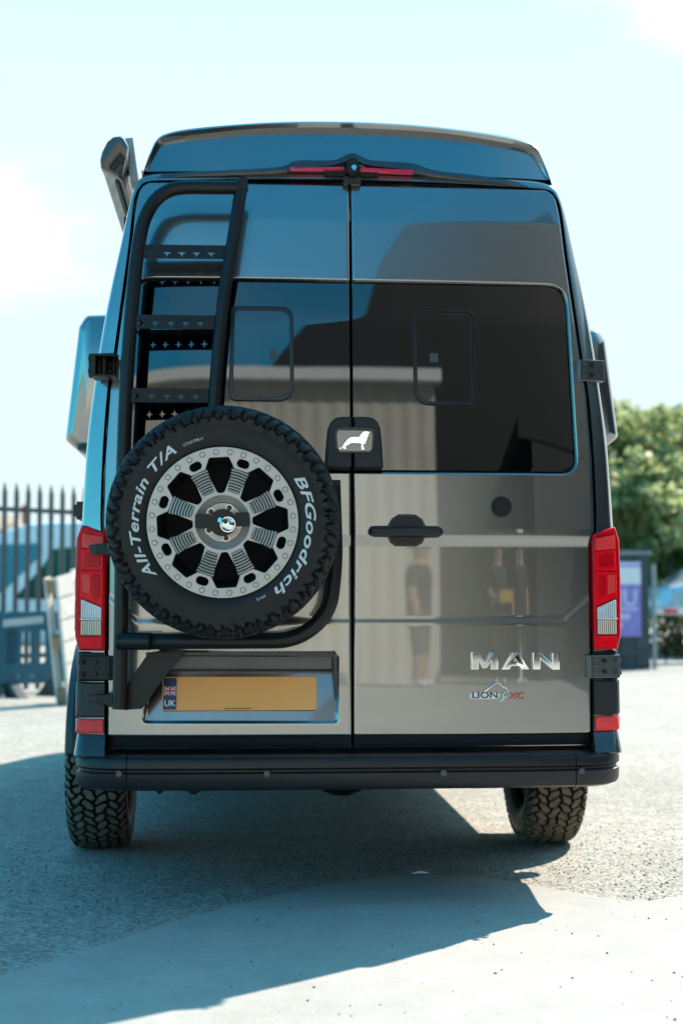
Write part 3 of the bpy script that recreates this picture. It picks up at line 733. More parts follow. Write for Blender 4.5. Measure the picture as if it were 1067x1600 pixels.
# ------------------------------------------------------------------ wheels
RT_ = .372
def tyre_mesh():
    NU = 540
    side = [(.214, .092), (.228, .104), (.240, .112), (.255, .119), (.272, .1235), (.290, .1245), (.306, .1225), (.318, .1205), (.324, .121), (.330, .1205), (.337, .1185), (.345, .115), (.352, .1105), (.358, .105)]
    tread = [(RT_-.0095*abs(v)**2.6, .099*v) for v in np.linspace(1, -1, 47)]
    P = side+tread+[(r, -w) for r, w in reversed(side)]
    r = np.array([p[0] for p in P]); w = np.array([p[1] for p in P]); K = len(P)
    u = np.arange(NU)/NU*2*PI*RT_
    # arc length across so blocks wrap over the shoulder
    s = np.concatenate([[0], np.cumsum(np.hypot(np.diff(r), np.diff(w)))]); s -= s[-1]/2
    Ltot = 2*PI*RT_; nc = 54; pitch = Ltot/nc
    rng = np.random.RandomState(3); cu = []; cs = []
    for ci, sv in enumerate((-.150, -.112, -.070, -.024, .024, .070, .112, .150)):
        for k in range(nc):
            cu.append((k+.5*(ci % 2)+.12*rng.randn())*pitch); cs.append(sv+.006*rng.randn())
    cu = np.array(cu); cs = np.array(cs)
    H = np.zeros((NU, K))
    for k in range(K):
        sk = s[k]
        if abs(sk) > .165: continue
        du = u[:, None]-cu[None, :]; du = (du+Ltot/2) % Ltot-Ltot/2
        dsv = (sk-cs)[None, :]
        du2 = du+dsv*.55*np.sign(np.sin(cs*70))[None, :]
        D = np.sqrt((du2*1.05)**2+(dsv*.82)**2); D.sort(axis=1)
        g = D[:, 1]-D[:, 0]
        edge_f = 1-sst(.138, .150, abs(sk))
        H[:, k] = -(1-sst(.0045, .0085, g))*.012*edge_f+.0045*edge_f
    rr = r[None, :]+H
    a = np.arange(NU)/NU*2*PI
    nx_ = 0
    # displace along radius on the tread and outwards on the shoulders
    shoulder = np.clip((np.abs(w)-.094)/.02, 0, 1)
    rr = r[None, :]+H*(1-.6*shoulder)[None, :]; ww = w[None, :]+H*(shoulder*.9*np.sign(w))[None, :]
    V = np.stack([rr*np.sin(a)[:, None], ww, rr*np.cos(a)[:, None]], -1).reshape(-1, 3)
    F = [(i*K+k, ((i+1) % NU)*K+k, ((i+1) % NU)*K+k+1, i*K+k+1) for i in range(NU) for k in range(K-1)]
    me = bpy.data.meshes.new('tyre'); me.from_pydata(V.tolist(), [], F); me.shade_smooth(); me.set_sharp_from_angle(angle=math.radians(42))
    me.materials.append(M['rubber']); me.materials.append(M['rubber'])
    blk = (H > .0005); mi = np.zeros((NU, K-1), int); mi[:] = (blk[:, :-1] & blk[:, 1:]) | (np.roll(blk, -1, 0)[:, :-1] & blk[:, 1:] & blk[:, :-1])
    me.polygons.foreach_set('material_index', mi.reshape(-1)); me.update(); return me, (r, w)
TY, TPROF = tyre_mesh()
def side_y(rad):
    k = 14; return -np.interp(rad, TPROF[0][:k], TPROF[1][:k])
def dust_tyre():
    me = TY.copy(); me.materials[1] = M['dustrub']; return me
TYD = dust_tyre()
def polar(r, s, a): return (r*math.sin(a)+s*math.cos(a), r*math.cos(a)-s*math.sin(a))
A0 = math.radians(-3.5)
def rim_face():
    loops_ = [circ((0, 0), .239, 96), circ((0, 0), .086, 64)]
    for k in range(8):
        a = A0+k*PI/4
        wv = [polar(.2065, -.031, a), polar(.2065, .031, a), polar(.170, .0455, a), polar(.094, .010, a), polar(.094, -.010, a), polar(.170, -.0455, a)]
        loops_.append(fillet(wv, [.008, .008, .01, .009, .009, .01], 4))
        a2 = a+PI/8; c = polar(.1955, 0, a2)
        sl = [polar(.1955+.0135*dr, dl, a2) for dr, dl in ((1, -.0075), (1, .0075), (-1, .0075), (-1, -.0075))]
        sl = [polar(.1955+.0135*math.sin(t), .0065*(1 if math.cos(t) > 0 else -1)+.0135*math.cos(t), a2) for t in np.linspace(0, 2*PI, 20, endpoint=False)]
        loops_.append(sl)
    return shape(loops_, .016, .0016)
v, f = rim_face()
def dish(r): return -.113
rv = []
for x, z, h in v:
    r = math.hypot(x, z); rv.append((x, float(dish(r))+.008-h, z))
def mk(name, v, f, m, angle=35):
    me = bpy.data.meshes.new(name); me.from_pydata([tuple(q) for q in v], [], f)
    b = bmesh.new(); b.from_mesh(me); bmesh.ops.recalc_face_normals(b, faces=b.faces); b.to_mesh(me); b.free()
    me.shade_smooth(); me.set_sharp_from_angle(angle=math.radians(angle)); me.materials.append(m); return me
RIMF = mk('rim_face', rv, f, M['rim'])
def lathe(pr, n=64):
    V = []; F = []; k = len(pr)
    for i in range(n):
        a = 2*PI*i/n
        for r, y in pr: V.append((r*math.sin(a), y, r*math.cos(a)))
    F = [(i*k+j, ((i+1) % n)*k+j, ((i+1) % n)*k+j+1, i*k+j+1) for i in range(n) for j in range(k-1)]
    return V, F
v, f = lathe([(.236, -.106), (.226, -.09), (.206, -.07), (.200, -.02), (.200, .06), (.192, .075), (0, .075)])  # black closing disc added at the back, stands in for shade in the rim windows
BARREL = mk('rim_barrel_dark_back', v, f, M['gap'], 60)
bo = MB(); 
for i in range(32):
    a = 2*PI*(i+.5)/32; bo.cyl((.2228*math.sin(a), -.1215, .2228*math.cos(a)), (0, 1, 0), .0072, .007, 10)
BOLTS = mk('beadlock_bolts', bo.v, bo.f, M['rim'])
ring = MB()
for i in range(32):
    a = 2*PI*(i+.5)/32; ring.cyl((.2228*math.sin(a), -.1213, .2228*math.cos(a)), (0, 1, 0), .0092, .0012, 12)
RINGS = mk('bolt_seats', ring.v, ring.f, M['ink'])
rb = MB(); pad = MB()
for k in range(8):
    a = A0+PI/8+k*PI/4; Q = Matrix.Rotation(a, 3, 'Y')
    for i in range(8):
        r = .104+i*.0093; hw = .5*(.036+(r-.104)*.30)
        arc = []
        for s_ in np.linspace(-hw, hw, 6):
            rr_ = math.sqrt(r*r-s_*s_); y = float(dish(r))-.0115
            arc.append(Q@Vector((s_, y, rr_)))
        rb.tube(arc, .0028, 6)
    V = [Q@Vector((s_, float(dish(r))-.0088, r)) for r, s_ in ((.099, -.0185), (.099, .0185), (.174, .029), (.174, -.029))]
    pad.add(V, [(0, 1, 2, 3)])
def rimjoin(parts):
    me = bpy.data.meshes.new('road_rim'); V = []; F = []; mi = []
    for p in parts:
        n = len(V); V += [tuple(v.co) for v in p.vertices]; k = me.materials.find(p.materials[0].name)
        if k < 0: me.materials.append(p.materials[0]); k = len(me.materials)-1
        for q in p.polygons: F.append(tuple(i+n for i in q.vertices)); mi.append(k)
    me.from_pydata(V, [], F); me.polygons.foreach_set('material_index', mi); me.shade_smooth(); me.set_sharp_from_angle(angle=math.radians(40)); me.update(); return me
RIBS = mk('spoke_ribs', rb.v, rb.f, M['rim'], 60)
PADS = mk('spoke_groove_shade', pad.v, pad.f, M['ink'])  # dark pads under the ribs, groove shade put into the colour
v, f = lathe([(0, -.104), (.0615, -.104), (.0632, -.1025), (.0655, -.1015), (.078, -.108), (.0875, -.1205), (.0885, -.1195), (.0885, -.1)], 64)
HUBP = mk('hub_plate', v, f, M['rim'])
v, f = lathe([(.0625, -.1032), (.0648, -.1022)], 48); HUBL = mk('hub_line', v, f, M['ink'])
lg = MB(); ls = MB()
for k in range(5):
    a = math.radians(24+72*k); lg.cyl((.0505*math.sin(a), -.1065, .0505*math.cos(a)), (0, 1, 0), .0085, .006, 14); ls.cyl((.0505*math.sin(a), -.1045, .0505*math.cos(a)), (0, 1, 0), .0125, .003, 16)
LUGS = mk('lug_nuts', lg.v, lg.f, M['ink']); LUGS2 = mk('lug_seats', ls.v, ls.f, M['silver'])
RR = rimjoin([RIMF, BARREL, BOLTS, RIBS, PADS, HUBP, LUGS])
bo1 = MB().cyl((0, 0, 0), (0, 1, 0), .0072, .007, 10); BOLT = mk('bolt', bo1.v, bo1.f, M['rim'])
lg1 = MB().cyl((0, 0, 0), (0, 1, 0), .0085, .006, 14); LUG = mk('lug_nut', lg1.v, lg1.f, M['ink'])
spare = thing('spare_wheel', 'spare wheel with white lettered all terrain tyre mounted on the rear door', 'wheel', wc, (math.radians(3.5), 0, math.radians(-1)))
sty = link('tyre', TY, spare); srim = link('rim', RIMF, spare)
for me in (BARREL, RINGS, RIBS, PADS, HUBP, HUBL, LUGS2): tag(link(me.name.split('.')[0], me, srim), kind='stuff' if me in (RINGS, RIBS, PADS, LUGS2) else None)
for i in range(32):
    a = 2*PI*(i+.5)/32; link('bolt', BOLT, srim, (.2228*math.sin(a), -.1215, .2228*math.cos(a)))
for k in range(5):
    a = math.radians(24+72*k); link('lug_nut', LUG, srim, (.0505*math.sin(a), -.1065, .0505*math.cos(a)))
def bend(s, size, a_start, a_end, rbase, shear, weight):
    v, f = text(s, size, .003, shear=shear, weight=weight, spacing=1.05)
    x0 = min(q[0] for q in v); x1 = max(q[0] for q in v)
    V = []
    for x, z, h in v:
        a = a_start+(x-x0)/(x1-x0)*(a_end-a_start); r = rbase+z
        V.append((r*math.sin(a), float(side_y(r))-.0005-h*.9, r*math.cos(a)))
    obj('tyre_lettering', V, f, M['letter'], sty, angle=30)
D_ = math.radians
bend('BFGoodrich', .044, D_(58), D_(143), .264, .25, .0008)
bend('All-Terrain T/A', .044, D_(231), D_(327), .264, .25, .0008)
bend('LT245/70R17', .012, D_(333), D_(347), .268, 0, 0)
bend('M+S', .014, D_(150), D_(156), .262, 0, 0)
# raised ring on the sidewall
hb = MB(); hb.box((-.062, -.125, .004), (.048, .016, .046), .003); hb.box((.060, -.126, .010), (.044, .016, .044), .003); hb.cyl((0, -.127, 0), (0, 1, 0), .043, .02, 36)
hb.box((0, -.121, .004), (.11, .006, .03))
hub = hb.build('lock_plate', M['black'], spare)
lk = MB(); lk.cyl((.017, -.148, -.006), (0, 1, 0), .024, .03, 28); lk.sphere((.017, -.165, -.006), .022, 20, 12, (1, .6, 1)); lk.cyl((-.002, -.172, .006), (.7, 1, -.3), .008, .02, 14)
lk.build('wheel_lock', M['chrome'], hub)
MB().cyl((.010, -.181, .004), (0, 1, 0), .0075, .006, 14).build('key_cover', M['ink'], hub)

YAX = 1.28
for sg, y in ((-1, YAX), (1, YAX), (-1, 4.92), (1, 4.92)):
    w_ = bpy.data.objects.new('road_wheel', None); COL.objects.link(w_); w_.parent = van
    w_.location = (-.975 if sg < 0 else .935, y, RT_-.002); w_.rotation_euler = (0, 0, sg*PI/2)
    link('tyre', TYD, w_); link('rim', RR, w_)
    t = MB()
    for i in range(1):
        arc = [(sg*1.03, y+.47*math.cos(a), RT_+.02+.47*math.sin(a)) for a in np.linspace(math.radians(6), math.radians(174), 24)]
        t.tube(arc, .055, 10)
    t.build('wheel_arch', M['plastic'], van)
    MB().box((sg*.80, y, .62), (.30, .80, .50), .05).build('arch_liner', M['under'], van)
# running gear
t = MB(); t.tube([(-.9, YAX, RT_), (.9, YAX, RT_)], .055, 14); t.sphere((.05, YAX, RT_), .17, 18, 12); t.box((-.55, YAX, RT_-.03), (.10, 1.5, .03)); t.box((.55, YAX, RT_-.03), (.10, 1.5, .03))
t.build('rear_axle', M['under'], van)
t = MB(); p = at(690, 1236, .55); t.box((.50, .75, .415), (.42, .62, .10), .03); t.tube([(.50, .40, .40), (.50, 3.0, .44)], .035, 12); t.box((.1, .35, .44), (.9, .08, .07), .01); t.tube([(-.55, .30, .395), (-.55, .15, .385)], .022, 10)
t.build('exhaust', M['under'], van)
MB().tube([(-.70, .12, .42), (-.66, .10, .385)], .016, 8).build('tow_eye', M['black'], van)

# side pods (bunk extensions) on both flanks
def pod(sg, x0, x1, z0, z1, ya, yb):
    a = [(x0, z0), (x1-.02, z0+.01), (x1+.03, z0+.05), (x1-.02, z1-.06), (x1-.05, z1-.01), (x0, z1)]
    if sg < 0: pass
    o_ = fillet(a, [0, .02, .03, .04, .03, 0], 4)
    V = []; n = len(o_)
    cxm = x0; czm = (z0+z1)/2
    for y, k in ((ya, .90), (ya+.012, .96), (ya+.04, 1), (yb-.04, 1), (yb, .9)):
        V += [(sg*(cxm+(x-cxm)*(1 if k == 1 else k)), y, czm+(z-czm)*k) for x, z in o_]
    F = [(i*n+j, i*n+(j+1) % n, (i+1)*n+(j+1) % n, (i+1)*n+j) for i in range(4) for j in range(n)]+[tuple(range(n)), tuple(range(4*n, 5*n))]
    return obj('side_pod', V, F, M['paint'], van, angle=40)
pl0 = at(116, 705, .95); pl1 = at(140, 486, .95); pr0 = at(958, 700, .95); pr1 = at(936, 508, .95)
pod(-1, .80, -pl0.x+.01, pl0.z, pl1.z, .95, 2.9)
pod(1, .80, pr0.x+.0, pr0.z, pr1.z, .95, 2.9)
# side rail end, marker and trims
p = at(122, 797, .55); MB().box((p.x+.01, .70, p.z), (.055, .30, .068), .012).build('rail_end', M['plastic'], van)
p = at(116, 962, .30); MB().box((p.x+.012, .55, p.z), (.02, .5, .12), .006).build('side_trim', M['dkgrey'], van)

# roll-out awning on the left edge of the roof
aw = []
def P3(px, py, Y): return at(px, py, Y)
sect = [P3(158, 262, .32), P3(157, 250, .32), P3(160, 238, .32), P3(168, 222, .32), P3(178, 214, .32), P3(189, 213, .32), P3(196, 218, .32), P3(201, 228, .32), P3(199, 250, .32), P3(191, 279, .32), P3(186, 277, .32)]
sc_ = fillet([(p.x, p.z) for p in sect], .006, 3)
n = len(sc_); V = []; cxm = sum(p[0] for p in sc_)/n; czm = sum(p[1] for p in sc_)/n
for y, k in ((.31, .92), (.318, 1.0), (.372, 1.0)): V += [(cxm+(x-cxm)*k, y, czm+(z-czm)*k) for x, z in sc_]
F = [(i*n+j, i*n+(j+1) % n, (i+1)*n+(j+1) % n, (i+1)*n+j) for i in range(2) for j in range(n)]+[tuple(range(n)), tuple(range(2*n, 3*n))]
awn = obj('awning', V, F, M['dkgloss'], van, angle=50); tag(awn, 'rolled awning case with dark end cap on the left roof edge')
V = []
for y, k in ((.374, .965), (3.9, .965)): V += [(cxm+(x-cxm)*k, y, czm+(z-czm)*k) for x, z in sc_]
F = [(j, (j+1) % n, n+(j+1) % n, n+j) for j in range(n)]+[tuple(range(n)), tuple(range(n, 2*n))]
obj('awning_case', V, F, M['awn'], awn, angle=30)
q = P3(186, 277, .32)
t = MB(); t.box((q.x-.012, 2.13, q.z+.004), (.012, 3.5, .02)); t.box((q.x+.008, 2.13, q.z+.02), (.010, 3.5, .03)); t.build('awning_slot', M['ink'], awn, smooth=False)
t = MB(); q = P3(205, 252, .42); t.box((q.x+.004, .45, q.z), (.03, .10, .17), .002, ('Y', -.14)); t.box((q.x+.045, 2.2, q.z-.06), (.012, 3.4, .10), 0, ('Y', -.1)); t.build('awning_bracket', M['awn'], awn)

# ------------------------------------------------------------------ BACKGROUND, left: palisade fence, parked van, barrier, pallet
M['fence'] = mat('fence_grey_green', (.075, .095, .098), .5, .2, var=.2)
F0 = Vector((-3.08, 11.30, 0)); FD = Vector((.78, .62, 0)).normalized(); FN = Vector((FD.y, -FD.x, 0))
fence = thing('palisade_fence', 'tall grey green steel palisade fence with pointed palings behind the van', 'fence', F0)
fa = math.atan2(FD.y, FD.x)
v, f = shape([[(-.031, .04), (.031, .04), (.031, 2.28), (.012, 2.40), (0, 2.36), (-.012, 2.40), (-.031, 2.28)]], .004, 0)
v, f = shape([[(-.031, .04), (.031, .04), (.031, 2.27), (0, 2.40), (-.031, 2.27)]], .004, 0)
PAL = mk('paling', [(x, -h-abs(x)*.35, z) for x, z, h in v], f, M['fence'], 20)
for i in range(-14, 40):
    p = FD*(i*.15+.02)
    link('paling', PAL, fence, p, (0, 0, fa))
for z in (.42, 2.08):
    a = FD*-2.3-FN*.03; b = FD*6.1-FN*.03
    MB().box(((a+b)/2)+Vector((0, 0, z)), (8.4, .045, .05), 0, ('Z', fa)).build('rail', M['fence'], fence, smooth=False)
for i in (-1, 1.7, 4.4):
    MB().box(FD*i-FN*.10+Vector((0, 0, 1.17)), (.09, .09, 2.34), 0, ('Z', fa)).build('post', M['fence'], fence, smooth=False)
# a small blue and white parked van behind the fence
M['bwhite'] = mat('white_vehicle_paint', (.80, .82, .82), .3, 0, .6); M['bblue'] = mat('teal_vehicle_paint', (.01, .19, .28), .3, 0, .8)
bvn = thing('parked_van', 'pale blue and white van parked behind the palisade fence', 'van', (-3.6, 16.5, 0))
VX, VY = -3.6, 15.6
def vp(pts): return [(at(px, py, VY).x-VX, at(px, py, VY).z) for px, py in pts]
rp = vp([(-150, 1010), (-160, 930), (-120, 895), (-60, 868), (-20, 845), (10, 828), (40, 818), (80, 814), (200, 814), (330, 820), (335, 1010)])
v, f = shape([fillet(rp, .12)], 1.8, .10, 2); obj('body', [(x, h-.9, z) for x, z, h in v], f, M['bwhite'], bvn)
v, f = shape([vp([(-110, 905), (-60, 868), (-40, 852), (66, 849), (66, 866), (4, 926), (-110, 926)])], .01, 0); obj('blue_panel', [(x, -.905-h, z) for x, z, h in v], f, M['bblue'], bvn)
v, f = shape([fillet(vp([(22, 936), (68, 884), (84, 858), (150, 852), (150, 936)]), .03)], .01, 0); obj('side_window', [(x, -.905-h, z) for x, z, h in v], f, M['glass'], bvn)
for x in (-.9, 2.0):
    w_ = MB().cyl((x, -.80, .33), (0, 1, 0), .33, .24, 28).build('wheel', M['rubber'], bvn); MB().cyl((x, -.925, .33), (0, 1, 0), .2, .02, 20).build('hubcap', M['silver'], w_)
    MB().cyl((x, -.86, .38), (0, 1, 0), .42, .10, 28).build('wheel_well', M['under'], bvn)
# red roofed house far away, left
M['tile'] = mat('brown_clay_tile', (.36, .27, .19), .8, var=.2); M['brick'] = mat('pale_render', (.55, .50, .42), .85)
hs = thing('house', 'distant rendered house with brown roof and red chimney beyond the fence', 'house', (-14.1, 62, 0))
MB().box((0, 0, 2.1), (7, 6, 4.2)).build('wall', M['brick'], hs, smooth=False)
obj('roof', [(-3.7, -3.3, 4.2), (3.7, -3.3, 4.2), (3.7, 3.3, 4.2), (-3.7, 3.3, 4.2), (-3.7, 0, 5.0), (3.2, 0, 5.0)], [(0, 1, 5, 4), (2, 3, 4, 5), (0, 4, 3), (1, 2, 5), (0, 3, 2, 1)], M['tile'], hs, smooth=False)
q = at(41, 806, 60); MB().box((q.x+14.1, -2.0, 4.6), (.32, .32, 1.5)).build('chimney', M.setdefault('redbrick', mat('red_brick', (.55, .10, .05), .8)), hs, smooth=False)
for x in (-2, 2): 
    w_ = MB().box((x, -3.02, 2.6), (1.1, .08, 1.2)).build('window', M['bwhite'], hs, smooth=False); MB().box((x, -3.07, 2.6), (.9, .03, 1.0)).build('pane', M['glass'], w_, smooth=False)
# blue plastic barrier
M['barrier'] = mat('blue_barrier_plastic', (.005, .095, .145), .45, var=.15); M['tape'] = mat('grey_reflective_tape', (.42, .48, .50), .4); M['foot'] = mat('recycled_rubber_foot', (.075, .085, .09), .85)
def barrier(x, y, rz, label):
    b_ = thing('pedestrian_barrier', label, 'barrier', (x, y, 0), (0, 0, rz), 'blue pedestrian barriers')
    out = fillet([(-.42, .14), (.42, .14), (.42, .86), (.30, .93), (-.30, .93), (-.42, .86)], .03)
    holes = []
    for i in range(4):
        c_ = -.27+.18*i; holes.append(fillet([(c_-.06, .36), (c_+.06, .36), (c_+.055, .72), (c_-.055, .72)], .04))
    for c_ in (-.2, .0, .2): holes.append(fillet([(c_-.05, .20), (c_+.05, .20), (c_+.05, .25), (c_-.05, .25)], .015))
    v, f = shape([out]+holes, .04, .006); obj('panel', [(x_, .02-h, z) for x_, z, h in v], f, M['barrier'], b_)
    v, f = shape([[(-.38, .76), (.10, .80), (.10, .88), (-.38, .84)]], .004, 0); obj('reflective_strip', [(x_, -.0215-h, z) for x_, z, h in v], f, M['tape'], b_)
    for sx in (-.26, .26):
        v, f = shape([[(-.30, 0), (.30, 0), (.06, .17), (-.06, .17)]], .12, .01); obj('foot', [(sx-.06+h, x_, z) for x_, z, h in v], f, M['foot'], b_)
    return b_
bq = G(52, 1088); barrier(bq.x, bq.y, .62, 'blue plastic barrier leaning by the fence beside the white pallet')
bq = G(-40, 1090); barrier(bq.x, bq.y, .2, 'blue plastic barrier cut by the left picture edge')
# white pallet on its edge
M['wood'] = mat('whitewashed_wood', (.66, .63, .58), .8, var=.12, vscale=12); M['block'] = mat('raw_wood_block', (.30, .20, .12), .85, var=.3, vscale=20)
pal = thing('wooden_pallet', 'whitewashed wooden pallet leaning on its edge by the van', 'pallet', at(103, 1096, 9.55)*1.0, (0, 0, 0))
pal.location.z = 0.0; pal.rotation_euler = (0, math.radians(-11), math.radians(62))
for i in range(6): MB().box((.06+.0, 0, 0), (.001, .001, .001)) if False else None
def pbx(name, c, d, m): return MB().box(c, d, .004).build(name, m, pal, smooth=False)
for i, z in enumerate((.05, .6, 1.17)):
    for x in (.0, .45, .9): pbx('block', (x, 0, z+.05), (.12, .10, .13), M['block'])
for x in (.0, .45, .9): pbx('stringer', (x, -.062, .65), (.10, .02, 1.30), M['wood'])
for i in range(6): pbx('slat', (.45, -.085, .095+.222*i), (1.02, .02, .208), M['wood'])
for x in (.0, .45, .9): pbx('slat', (x, .064, .65), (.10, .024, 1.30), M['wood'])
pbx('brace', (.3, -.10, .8), (.08, .012, .9), M['wood'])

# ------------------------------------------------------------------ BACKGROUND, right: hoarding, sign, car, barrier beam, hedge, trees
M['hoard'] = mat('dark_hoarding', (.055, .075, .078), .6, var=.15); M['galv'] = mat('galvanised_post', (.30, .33, .34), .45, .5)
YH = 16.4
h0 = at(880, 1045, YH); h1 = at(1019, 1046, YH); ht = at(1000, 858, YH)
hd = thing('site_hoarding', 'dark grey site hoarding with metal edge post right of the van', 'hoarding', (h1.x, YH, 0))
Wd = h1.x-h0.x; npl = 6
for i in range(npl): MB().box((-Wd+Wd*(i+.5)/npl-.04, 0, ht.z/2), (Wd/npl-.012, .06, ht.z), .004).build('panel', M['hoard'], hd, smooth=False)
MB().box((-Wd/2-.04, .04, ht.z/2), (Wd-.02, .03, ht.z-.1)).build('backing', M['hoard'], hd, smooth=False)
MB().box((-Wd/2, -.045, ht.z-.06), (Wd, .03, .05)).build('top_rail', M['galv'], hd, smooth=False)
MB().box((-Wd/2, -.045, .25), (Wd, .03, .05)).build('bottom_rail', M['hoard'], hd, smooth=False)
pt_ = at(1020, 882, YH); MB().cyl((.02, -.04, pt_.z/2), (0, 0, 1), .035, pt_.z, 14).build('post', M['galv'], hd)
s0 = at(905, 995, YH-.1); s1 = at(1000, 878, YH-.1)
sg_ = thing('purple_sign', 'purple and white notice board fixed to the dark hoarding', 'sign', (s0.x, YH-.09, s0.z))
M['purple'] = mat('purple_print', (.30, .25, .60), .45); M['lilac'] = mat('lilac_print', (.60, .58, .80), .45)
W, Hh = s1.x-s0.x, s1.z-s0.z
MB().box((W/2, 0, Hh/2), (W, .02, Hh), .003).build('board', M['purple'], sg_, smooth=False)
def sgb(x0, x1, z0, z1, m, name, off=.012): MB().box(((x0+x1)/2*W, -off, (z0+z1)/2*Hh), ((x1-x0)*W, .004, (z1-z0)*Hh)).build(name, m, sg_, smooth=False)
sgb(.0, 1, .70, .93, M['white'], 'white_band'); sgb(0, 1, .96, 1.0, M['lilac'], 'lilac_band')
sgb(0, .95, .355, .385, M['lilac'], 'print_line'); sgb(0, .82, .23, .31, M['lilac'], 'print_line'); sgb(0, .70, .12, .19, M['lilac'], 'print_line')
v, f = text('U', .33, .004, weight=.006); obj('lettering', [(x+W*.70, -.011-h, z+Hh*.42) for x, z, h in v], f, M['lilac'], sg_)
v, f = text('N', .33, .004, weight=.006); obj('lettering', [(x+W*.42, -.011-h, z+Hh*.42) for x, z, h in v], f, M['lilac'], sg_)
# pale car
cl = at(1066, 925, 20)
car = thing('parked_car', 'pale silver blue car parked beyond the white barrier beam', 'car', (at(1066, 960, 21.5).x+1.4, 21.5, 0), (0, 0, .12))
M['silverblue'] = mat('silver_blue_paint', (.45, .55, .60), .3, .3, .8)
cp = [(-2.1, .35), (2.1, .35), (2.15, .7), (2.0, .95), (1.2, 1.02), (.55, 1.45), (-.9, 1.48), (-1.6, 1.05), (-2.1, .95), (-2.2, .6)]
v, f = shape([fillet(cp, .12)], 1.7, .12, 2); obj('body', [(x, h-.85, z+.35) for x, z, h in v], f, M['silverblue'], car)
v, f = shape([fillet([(-1.35, 1.05), (.95, 1.05), (.48, 1.38), (-.82, 1.40)], .05)], .01, 0); obj('side_window', [(x, -.855-h, z+.35) for x, z, h in v], f, M['teal'] if 'teal' in M else M.setdefault('teal', mat('teal_tinted_glass', (.02, .16, .20), .08)), car)
for x in (-1.35, 1.35):
    w_ = MB().cyl((x, -.76, .34), (0, 1, 0), .34, .22, 26).build('wheel', M['rubber'], car); MB().cyl((x, -.875, .34), (0, 1, 0), .21, .02, 18).build('hubcap', M['silver'], w_)
# white barrier beam on posts
bm0 = at(1019, 955, 17.0)
bem = thing('barrier_beam', 'white horizontal barrier beam with red patch at the right picture edge', 'barrier', (bm0.x, 17.0, 0))
zb_ = bm0.z
MB().box((2.2, 0, zb_), (4.4, .06, .10), .005).build('beam', M['white'], bem, smooth=False)
for i in range(4): MB().box((.28+1.1*i, -.034, zb_+.0), (.22, .008, .06)).build('red_patch', M['redpale'], bem, smooth=False)
for x in (.03, 2.2, 4.3): MB().box((x, .045, zb_/2), (.06, .02, zb_), .003).build('post', M['galv'], bem, smooth=False)

# foliage
def leaf_mat(name, cols):
    m = bpy.data.materials.new(name); m.use_nodes = True; n = m.node_tree.nodes; l = m.node_tree.links; b = n['Principled BSDF']
    b.inputs['Roughness'].default_value = .55
    t = n.new('ShaderNodeTexCoord'); z = n.new('ShaderNodeTexNoise'); z.inputs['Scale'].default_value = 1.1; z.inputs['Detail'].default_value = 7; z.inputs['Roughness'].default_value = .7
    r = n.new('ShaderNodeValToRGB'); r.color_ramp.elements[0].position = .34; r.color_ramp.elements[1].position = .66
    r.color_ramp.elements[0].color = (*cols[0], 1); r.color_ramp.elements[1].color = (*cols[1], 1)
    l.new(t.outputs['Object'], z.inputs['Vector']); l.new(z.outputs['Fac'], r.inputs[0]); l.new(r.outputs[0], b.inputs['Base Color'])
    tr = n.new('ShaderNodeBsdfTranslucent'); mx = n.new('ShaderNodeMixShader'); mx.inputs[0].default_value = .5
    l.new(r.outputs[0], tr.inputs[0]); l.new(b.outputs[0], mx.inputs[1]); l.new(tr.outputs[0], mx.inputs[2]); l.new(mx.outputs[0], n['Material Output'].inputs[0])
    return m
M['leaf'] = leaf_mat('olive_foliage', ((.21, .26, .10), (.48, .51, .24))); M['leaf2'] = leaf_mat('hedge_foliage', ((.02, .035, .014), (.07, .09, .03)))
M['bark'] = mat('grey_bark', (.12, .10, .08), .9, var=.3)
def leaves(blobs, n, size, rng):
    bl = np.array(blobs); vol = bl[:, 3]*bl[:, 4]*bl[:, 5]; idx = rng.choice(len(bl), n, p=vol/vol.sum())
    d = rng.randn(n, 3); d /= np.linalg.norm(d, axis=1)[:, None]
    rad = rng.uniform(.35, 1.0, n)**.45
    # many small clumps so that gaps remain
    P = bl[idx, :3]+d*rad[:, None]*bl[idx, 3:6]
    key = np.sin(P[:, 0]*3.1+1)+np.sin(P[:, 1]*2.7+P[:, 2]*1.9)+np.sin(P[:, 2]*3.7+2)
    P = P[key > -1.0-.6*rng.rand(len(P))]; m = len(P)
    a = rng.randn(m, 3); a /= np.linalg.norm(a, axis=1)[:, None]; b = np.cross(a, rng.randn(m, 3)); b /= np.linalg.norm(b, axis=1)[:, None]
    s = size*rng.uniform(.6, 1.3, m)[:, None]
    V = np.stack([P-a*s, P+b*s*.5, P+a*s, P-b*s*.5], 1).reshape(-1, 3)
    return V.tolist(), [(4*i, 4*i+1, 4*i+2, 4*i+3) for i in range(m)]
